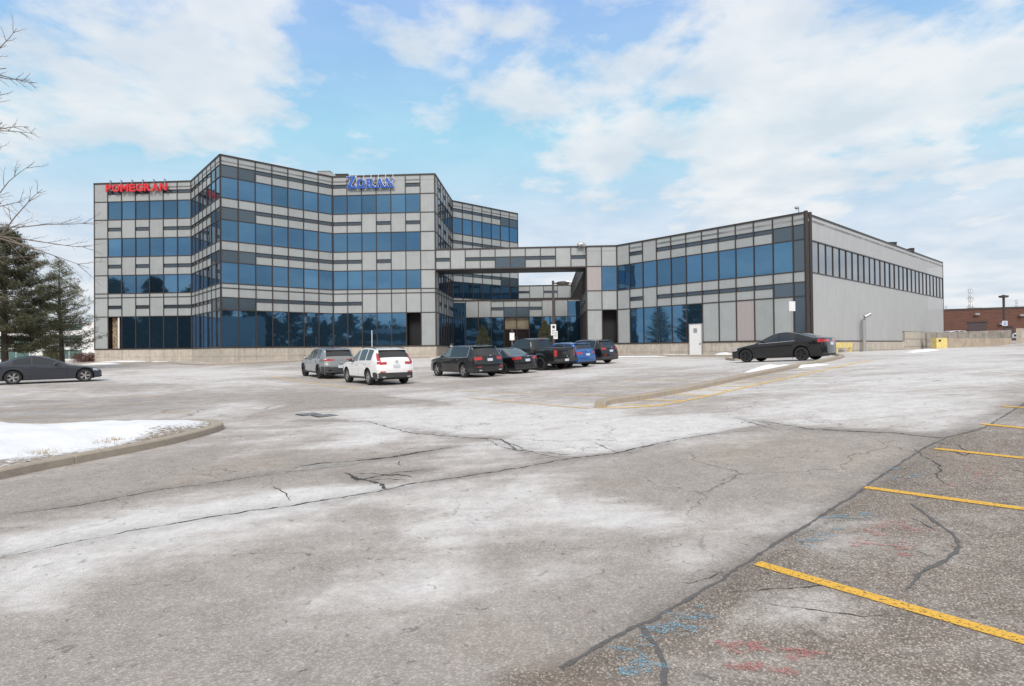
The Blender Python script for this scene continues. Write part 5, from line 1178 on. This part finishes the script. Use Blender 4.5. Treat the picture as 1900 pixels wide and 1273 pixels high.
for x, y in ((1812, 583), (1895, 585), (1858, 601)):
    q0 = bpx(x, y, .15); mb = MB(); mb.box(q0[0]-.4, q0[0]+.4, q0[1]-.3, q0[1]+.1, q0[2]-.18, q0[2]+.18); mb.build('wall_light', M['steel'], e_)
mb = MB()
for x in (1812, 1843): q0 = at(x, 574, 118); mb.box(q0[0]-1.2, q0[0]+1.2, 118, 119, zt+.2, q0[2]+.35)
mb.build('roof_unit', M['lampmetal'], e_)
def pylon(x, ytop, ybase, Y, wpx_, label):
    p = at(x, ytop, Y); z0 = EYE-1; H_ = p[2]-z0; w1 = wpx_/F*Y/2; e_ = empty('electricity_pylon', (p[0], Y, z0), rad(20), label=label, cat='pylon', group='electricity pylons on the skyline'); mb = MB(); rr = w1*.07
    def wd(f): return w1*(1.0-.72*min(1, f/.75))*.9
    lv = [0, .14, .27, .39, .5, .6, .69, .77, .85, .93, 1.0]
    for sx_ in (-1, 1):
        for sy_ in (-1, 1):
            for f0, f1 in zip(lv, lv[1:]): mb.tube([(sx_*wd(f0), sy_*wd(f0), f0*H_), (sx_*wd(f1), sy_*wd(f1), f1*H_)], rr, 4, cap=False)
    for f0, f1 in zip(lv, lv[1:]):
        for s_ in (-1, 1):
            for yy in (-1, 1): mb.tube([(s_*wd(f0), yy*wd(f0), f0*H_), (-s_*wd(f1), yy*wd(f1), f1*H_)], rr*.6, 4, cap=False)
            mb.tube([(wd(f0)*yy if 0 else s_*wd(f0), -wd(f0), f0*H_), (s_*wd(f1), wd(f1), f1*H_)], rr*.6, 4, cap=False)
    mb.build('tower', M['steel'], e_)
    for f in (.69, .85, 1.0):
        mb = MB(); A_ = w1*(1.5 if f < .9 else 1.1)
        mb.tube([(-A_, 0, f*H_), (A_, 0, f*H_)], rr*.9, 4); mb.tube([(-A_, 0, f*H_), (0, 0, f*H_+H_*.04)], rr*.6, 4); mb.tube([(A_, 0, f*H_), (0, 0, f*H_+H_*.04)], rr*.6, 4)
        for s_ in (-1, -.6, .6, 1): mb.tube([(s_*A_, 0, f*H_), (s_*A_, 0, f*H_-H_*.05)], rr*.5, 4)
        mb.build('cross_arm', M['steel'], e_)
pylon(1800, 538, 575, 520, 13, 'largest lattice pylon right above the warehouse roof')
pylon(1886, 558, 575, 760, 9, 'smaller lattice pylon near the right edge beside the brown lamp post')
pylon(1755, 568, 580, 900, 6, 'tiny far pylon next to the side wall edge of the wing')

# ------------------------------------------------------------------ left background: pale office with green glass bands, hedge
e_ = empty('office_building', (0, 0, 0), label='low white building with green glass bands behind the pines', cat='office building')
gg = mat('green_glass', (.14, .24, .22), .1, metal=.7)
a = at(-120, 662, 118); b = at(172, 662, 118); H_ = at(100, 598, 118)[2]
mb = MB(); mb.box(a[0], b[0]+6, 118.3, 140, EYE-2.5, H_); mb.build('wall', M['white'], e_)
for k, (z0f, z1f) in enumerate(((.06, .27), (.45, .66), (.80, .95))):
    z0, z1 = EYE-1.5+(H_-EYE+1.5)*z0f, EYE-1.5+(H_-EYE+1.5)*z1f; n = 14
    for i in range(n):
        if i % 4 == 3: continue
        mb = MB(); xx = a[0]+(b[0]+6-a[0])*i/n; mb.quad((xx, 118.2, z0), (xx+(b[0]+6-a[0])/n*.93, 118.2, z0), (xx+(b[0]+6-a[0])/n*.93, 118.2, z1), (xx, 118.2, z1)); mb.build('window', gg, e_)
def leafy(mb, c, n, spread, size, r, m=0, droop=0., up=.3):
    for _ in range(n):
        p = np.array(c)+np.array([r.gauss(0, spread[0]), r.gauss(0, spread[1]), r.gauss(0, spread[2])]); a_ = np.array([r.gauss(0, 1), r.gauss(0, 1), r.gauss(up, .8)]); a_ /= np.linalg.norm(a_); b_ = np.cross(a_, [r.gauss(0, 1), r.gauss(0, 1), r.gauss(0, 1)]); b_ /= np.linalg.norm(b_)+1e-6
        l = size[0]*r.uniform(.6, 1.3); w_ = size[1]*r.uniform(.7, 1.3); mb.quad(p-b_*w_, p+b_*w_, p+a_*l+b_*w_*.3, p+a_*l-b_*w_*.3, m=m, c=r.gauss(0, 1))
r = random.Random(11)
mb = MB(); h0, h1 = onground(133, 674), onground(174, 674)
for i in range(60): q_ = h0+(h1-h0)*r.random(); leafy(mb, (q_[0], q_[1]+r.uniform(0, .8), gz(*q_)+r.uniform(.1, .95)), 60, (.25, .25, .12), (.09, .03), r)
mb.build('hedge', mat('red_brown_hedge_leaf', (.13, .05, .04), .8, tone=.3), attr=True, label='clipped reddish brown hedge at the left end of the building', cat='hedge')
bark = mat('pine_bark', (.10, .075, .06), .95, noise=.35, nscale=6, bump=.8, bscale=12)
needle = mat('pine_needles', (.085, .086, .045), .75, tone=.34); needle2 = mat('pale_pine_needles', (.145, .15, .085), .75, tone=.30)
def pine(base, H_, Rm, label, seed, leafm, dens=1., lean=0., bare=.12, open_=1., group='pines left of the building'):
    r = random.Random(seed); e_ = empty('pine_tree', (base[0], base[1], gz(*base)-.05), label=label, cat='tree', group=group); tr = MB(); cr = MB()
    def tp(f): return np.array([lean*f*f, .1*math.sin(f*5+seed), f*H_])
    tr.tube([tp(f) for f in np.linspace(0, 1, 14)], [max(.02, H_*.021*(1-f)**.8+.015) for f in np.linspace(0, 1, 14)], 10)
    z = bare; a0 = r.uniform(0, 6)
    while z < .985:
        n = r.randint(4, 6); a0 += 1.1
        for i in range(n):
            a_ = a0+i*2*math.pi/n+r.gauss(0, .22); env = (1-((z-bare)/(1-bare))**1.25)**.8*(.55+.45*min(1, (z-bare+.06)/.16)); l = Rm*env*r.uniform(.65, 1.12)+.12; f = z+r.gauss(0, .008)
            if r.random() < .08: continue
            s0 = tp(min(f, 1)); up = .08+.45*(z)**2; d_ = np.array([math.cos(a_), math.sin(a_), 0.]); mid = s0+d_*l*.55+np.array([0, 0, l*(up-.12)]); end = s0+d_*l+np.array([0, 0, l*(up+.10)])
            tr.tube([s0, mid, end], [.035*l/Rm*H_*.13+.012, .022*l/Rm*H_*.12+.008, .006], 5, cap=False)
            nt_ = max(3, int(l*5.0*dens))
            for j in range(nt_):
                g = .28+.74*(j+r.random())/nt_; p = s0+(mid-s0)*g/.55 if g < .55 else mid+(end-mid)*min(1, (g-.55)/.45)
                side = r.gauss(0, .26*l*(1.05-g)+.06); sdv = np.array([-d_[1], d_[0], 0]); q_ = p+sdv*side+np.array([0, 0, r.gauss(.05, .06)]); 
                if abs(side) > .2: tr.tube([p, q_], [.009, .005], 4, cap=False)
                leafy(cr, q_, int(34*open_), (.15, .15, .085), (.20, .017), r, up=.55)
        z += r.uniform(.028, .045)*(12/H_)**.4
    tr.build('trunk', bark, e_, smooth=60); cr.build('crown', leafm, e_, attr=True); return e_
b1 = at(10, 660, 41)[:2]; H1 = at(10, 425, 41)[2]-gz(*b1); pine(b1, H1, 4.3, 'large dense dark pine at the left edge of the frame', 3, needle, 1.35, 0, .16, 1.5)
b1 = at(114, 660, 47)[:2]; H1 = at(114, 487, 47)[2]-gz(*b1); pine(b1, H1, 3.0, 'thinner open pine with sky showing through between the dark pine and the building', 8, needle2, .85, -.2, .17, .62)
b1 = onground(96, 676); pine(b1, 1.7, .55, 'tiny young spruce in front of the thin pine', 14, needle2, 3.5, 0, .1, .7)
for x, y0, Y, hh_, wb_, lb in ((897, 606, 64.5, 0, .95, 'rounded evergreen shrub left of the entrance doors'), (1012, 596, 62, 0, 1.05, 'taller pointed evergreen shrub behind the lamp post')):
    p = at(x, 645, Y); z0 = gz(p[0], Y)+.1; H_ = at(x, y0, Y)[2]-z0; e_ = empty('evergreen_shrub', (p[0], Y, z0), label=lb, cat='shrub', group='shrubs by the entrance'); cr = MB(); tr = MB(); tr.tube([(0, 0, 0), (0, 0, H_*.8)], [.06, .02], 6)
    for i in range(230):
        f = r.random()**.8; a_ = r.uniform(0, 6.28); rr = wb_*math.sin(math.pi*min(1, .12+f*.9))**.7*r.uniform(.6, 1.02)*(1-.35*f); leafy(cr, (rr*math.cos(a_), rr*math.sin(a_), .15+f*(H_-.2)), 22, (.09, .09, .09), (.13, .014), r, up=.6)
    tr.build('trunk', bark, e_); cr.build('crown', mat('yew_needles', (.085, .085, .035), .8, tone=.3), e_, attr=True)
# bare tree whose branches reach in from the left
twig = mat('bare_twig_bark', (.19, .155, .13), .85)
tb = np.array([-14.6, 11.2]); e_ = empty('bare_tree', (*tb, gz(*tb)-.05), label='bare leafless tree reaching thin branches in from the left edge', cat='tree')
r = random.Random(21); mb = MB(); tw = MB()
mb.tube([(0, 0, 0), (.05, 0, 1.6), (-.05, .05, 3.2), (.1, 0, 5), (.05, .1, 7.5), (0, 0, 10)], [.19, .16, .14, .11, .07, .02], 10)
mb.build('trunk', twig, e_, smooth=60)
def grow(p, d_, l, rd, lev):
    pts = [p]; n = 5; dd = d_.copy()
    for i in range(n):
        dd = dd+np.array([r.gauss(0, .09), r.gauss(0, .09), r.gauss(.015, .07)]); dd /= np.linalg.norm(dd); pts.append(pts[-1]+dd*l/n)
    tw.tube(pts, [max(.0016, rd*(1-.75*i/n)) for i in range(n+1)], 5 if lev < 2 else 3, cap=False)
    if lev >= 3: return
    m_ = (12, 7, 4)[lev]
    for i in range(m_):
        k = 1+int((n-1)*(i+.5)/m_); b_ = pts[k]*(1-.5)+pts[min(k+1, n)]*.5; v = (pts[k]-pts[k-1]); v /= np.linalg.norm(v); ax = np.cross(v, np.array([r.gauss(0, 1), r.gauss(0, 1), r.gauss(0, 1)])); ax /= np.linalg.norm(ax); sp_a = rad(r.uniform(25, 50)); nd = v*math.cos(sp_a)+ax*math.sin(sp_a)
        grow(b_, nd, l*r.uniform(.18, .32), rd*.45, lev+1)
def toward(z0, xp, yp, Yp, rd=.034):
    tgt = at(xp, yp, Yp)-np.array([tb[0], tb[1], gz(*tb)-.05]); p0 = np.array([0, 0, z0]); v = tgt-p0; l = np.linalg.norm(v); grow(p0, v/l, l*1.0, rd, 0)
for z0, xp, yp, Yp in ((2.2, 10, 430, 11.0), (2.8, -25, 355, 11.6), (3.2, 75, 412, 10.8), (1.9, -40, 470, 11.3), (3.6, -60, 310, 10.8), (4.6, -40, 235, 11.2), (5.6, -30, 145, 10.9), (6.4, -45, 55, 11.5), (2.4, -20, 450, 12.0), (6.5, -110, 40, 10.5)): toward(z0, xp, yp, Yp)
for i in range(12): a_ = r.uniform(1.6, 5.2); grow(np.array([0, 0, 2.2+i*.55]), np.array([math.cos(a_)*.8, math.sin(a_)*.8, .55]), 3.2-.15*i, .05, 1)
tw.build('branches', twig, e_)

# ------------------------------------------------------------------ behind the camera: what the windows mirror
r = random.Random(77); mb = MB()
for i in range(120):
    th = rad(185+i*1.62+r.gauss(0, .4)); rr = 118+r.gauss(0, 5); x, y = rr*math.cos(th), rr*math.sin(th)
    if math.cos(th) > .83 and math.sin(th) > .3: continue
    H_ = r.uniform(9, 17)*(1.0 if (i//9) % 3 else .8); z0 = gz(x, y)
    for j in range(44): f = r.random(); leafy(mb, (x+r.gauss(0, 2.0*(1.15-f)), y+r.gauss(0, 1.6), z0+f*H_), 8, (.8, .8, .8), (1.3, .7), r)
for (x, y, H_) in ((-128, -70, 23), (-136, -62, 25), (-146, -78, 24), (-152, -64, 26), (-160, -70, 25), (-170, -62, 25), (-120, -80, 21), (-108, -86, 17), (-40, -112, 17)):
    for j in range(330): f = r.random(); leafy(mb, (x+r.gauss(0, 3.4*(1.1-f)), y+r.gauss(0, 3*(1.1-f)), f*H_), 8, (.8, .8, .8), (1.2, .6), r)
mb.build('distant_trees', mat('far_tree_leaf', (.035, .045, .028), .9), kind='stuff', label='dark row of distant trees mirrored in the lower windows', cat='trees')
for (x, y, rz, L_, lb) in ((62, -22, rad(125), 60, 'white banded low building to the right behind the lot, mirrored in the corner windows'), (-45, -80, 0, 60, 'white banded low building across the road, mirrored in the left ground floor windows')):
    z0 = gz(x, y); e_ = empty('office_building', (x, y, z0), rz, label=lb, cat='office building')
    mb = MB(); mb.box(-L_/2, L_/2, -12, 0, -1, 8.5); mb.build('wall', mat('mirrored_wall', (.40, .41, .41), .8), e_)
    for za, zb_ in ((.8, 3.2), (4.4, 6.8)):
        mb = MB(); mb.box(-L_/2+.5, L_/2-.5, 0, .06, za, zb_); mb.build('window', M['black'], e_)
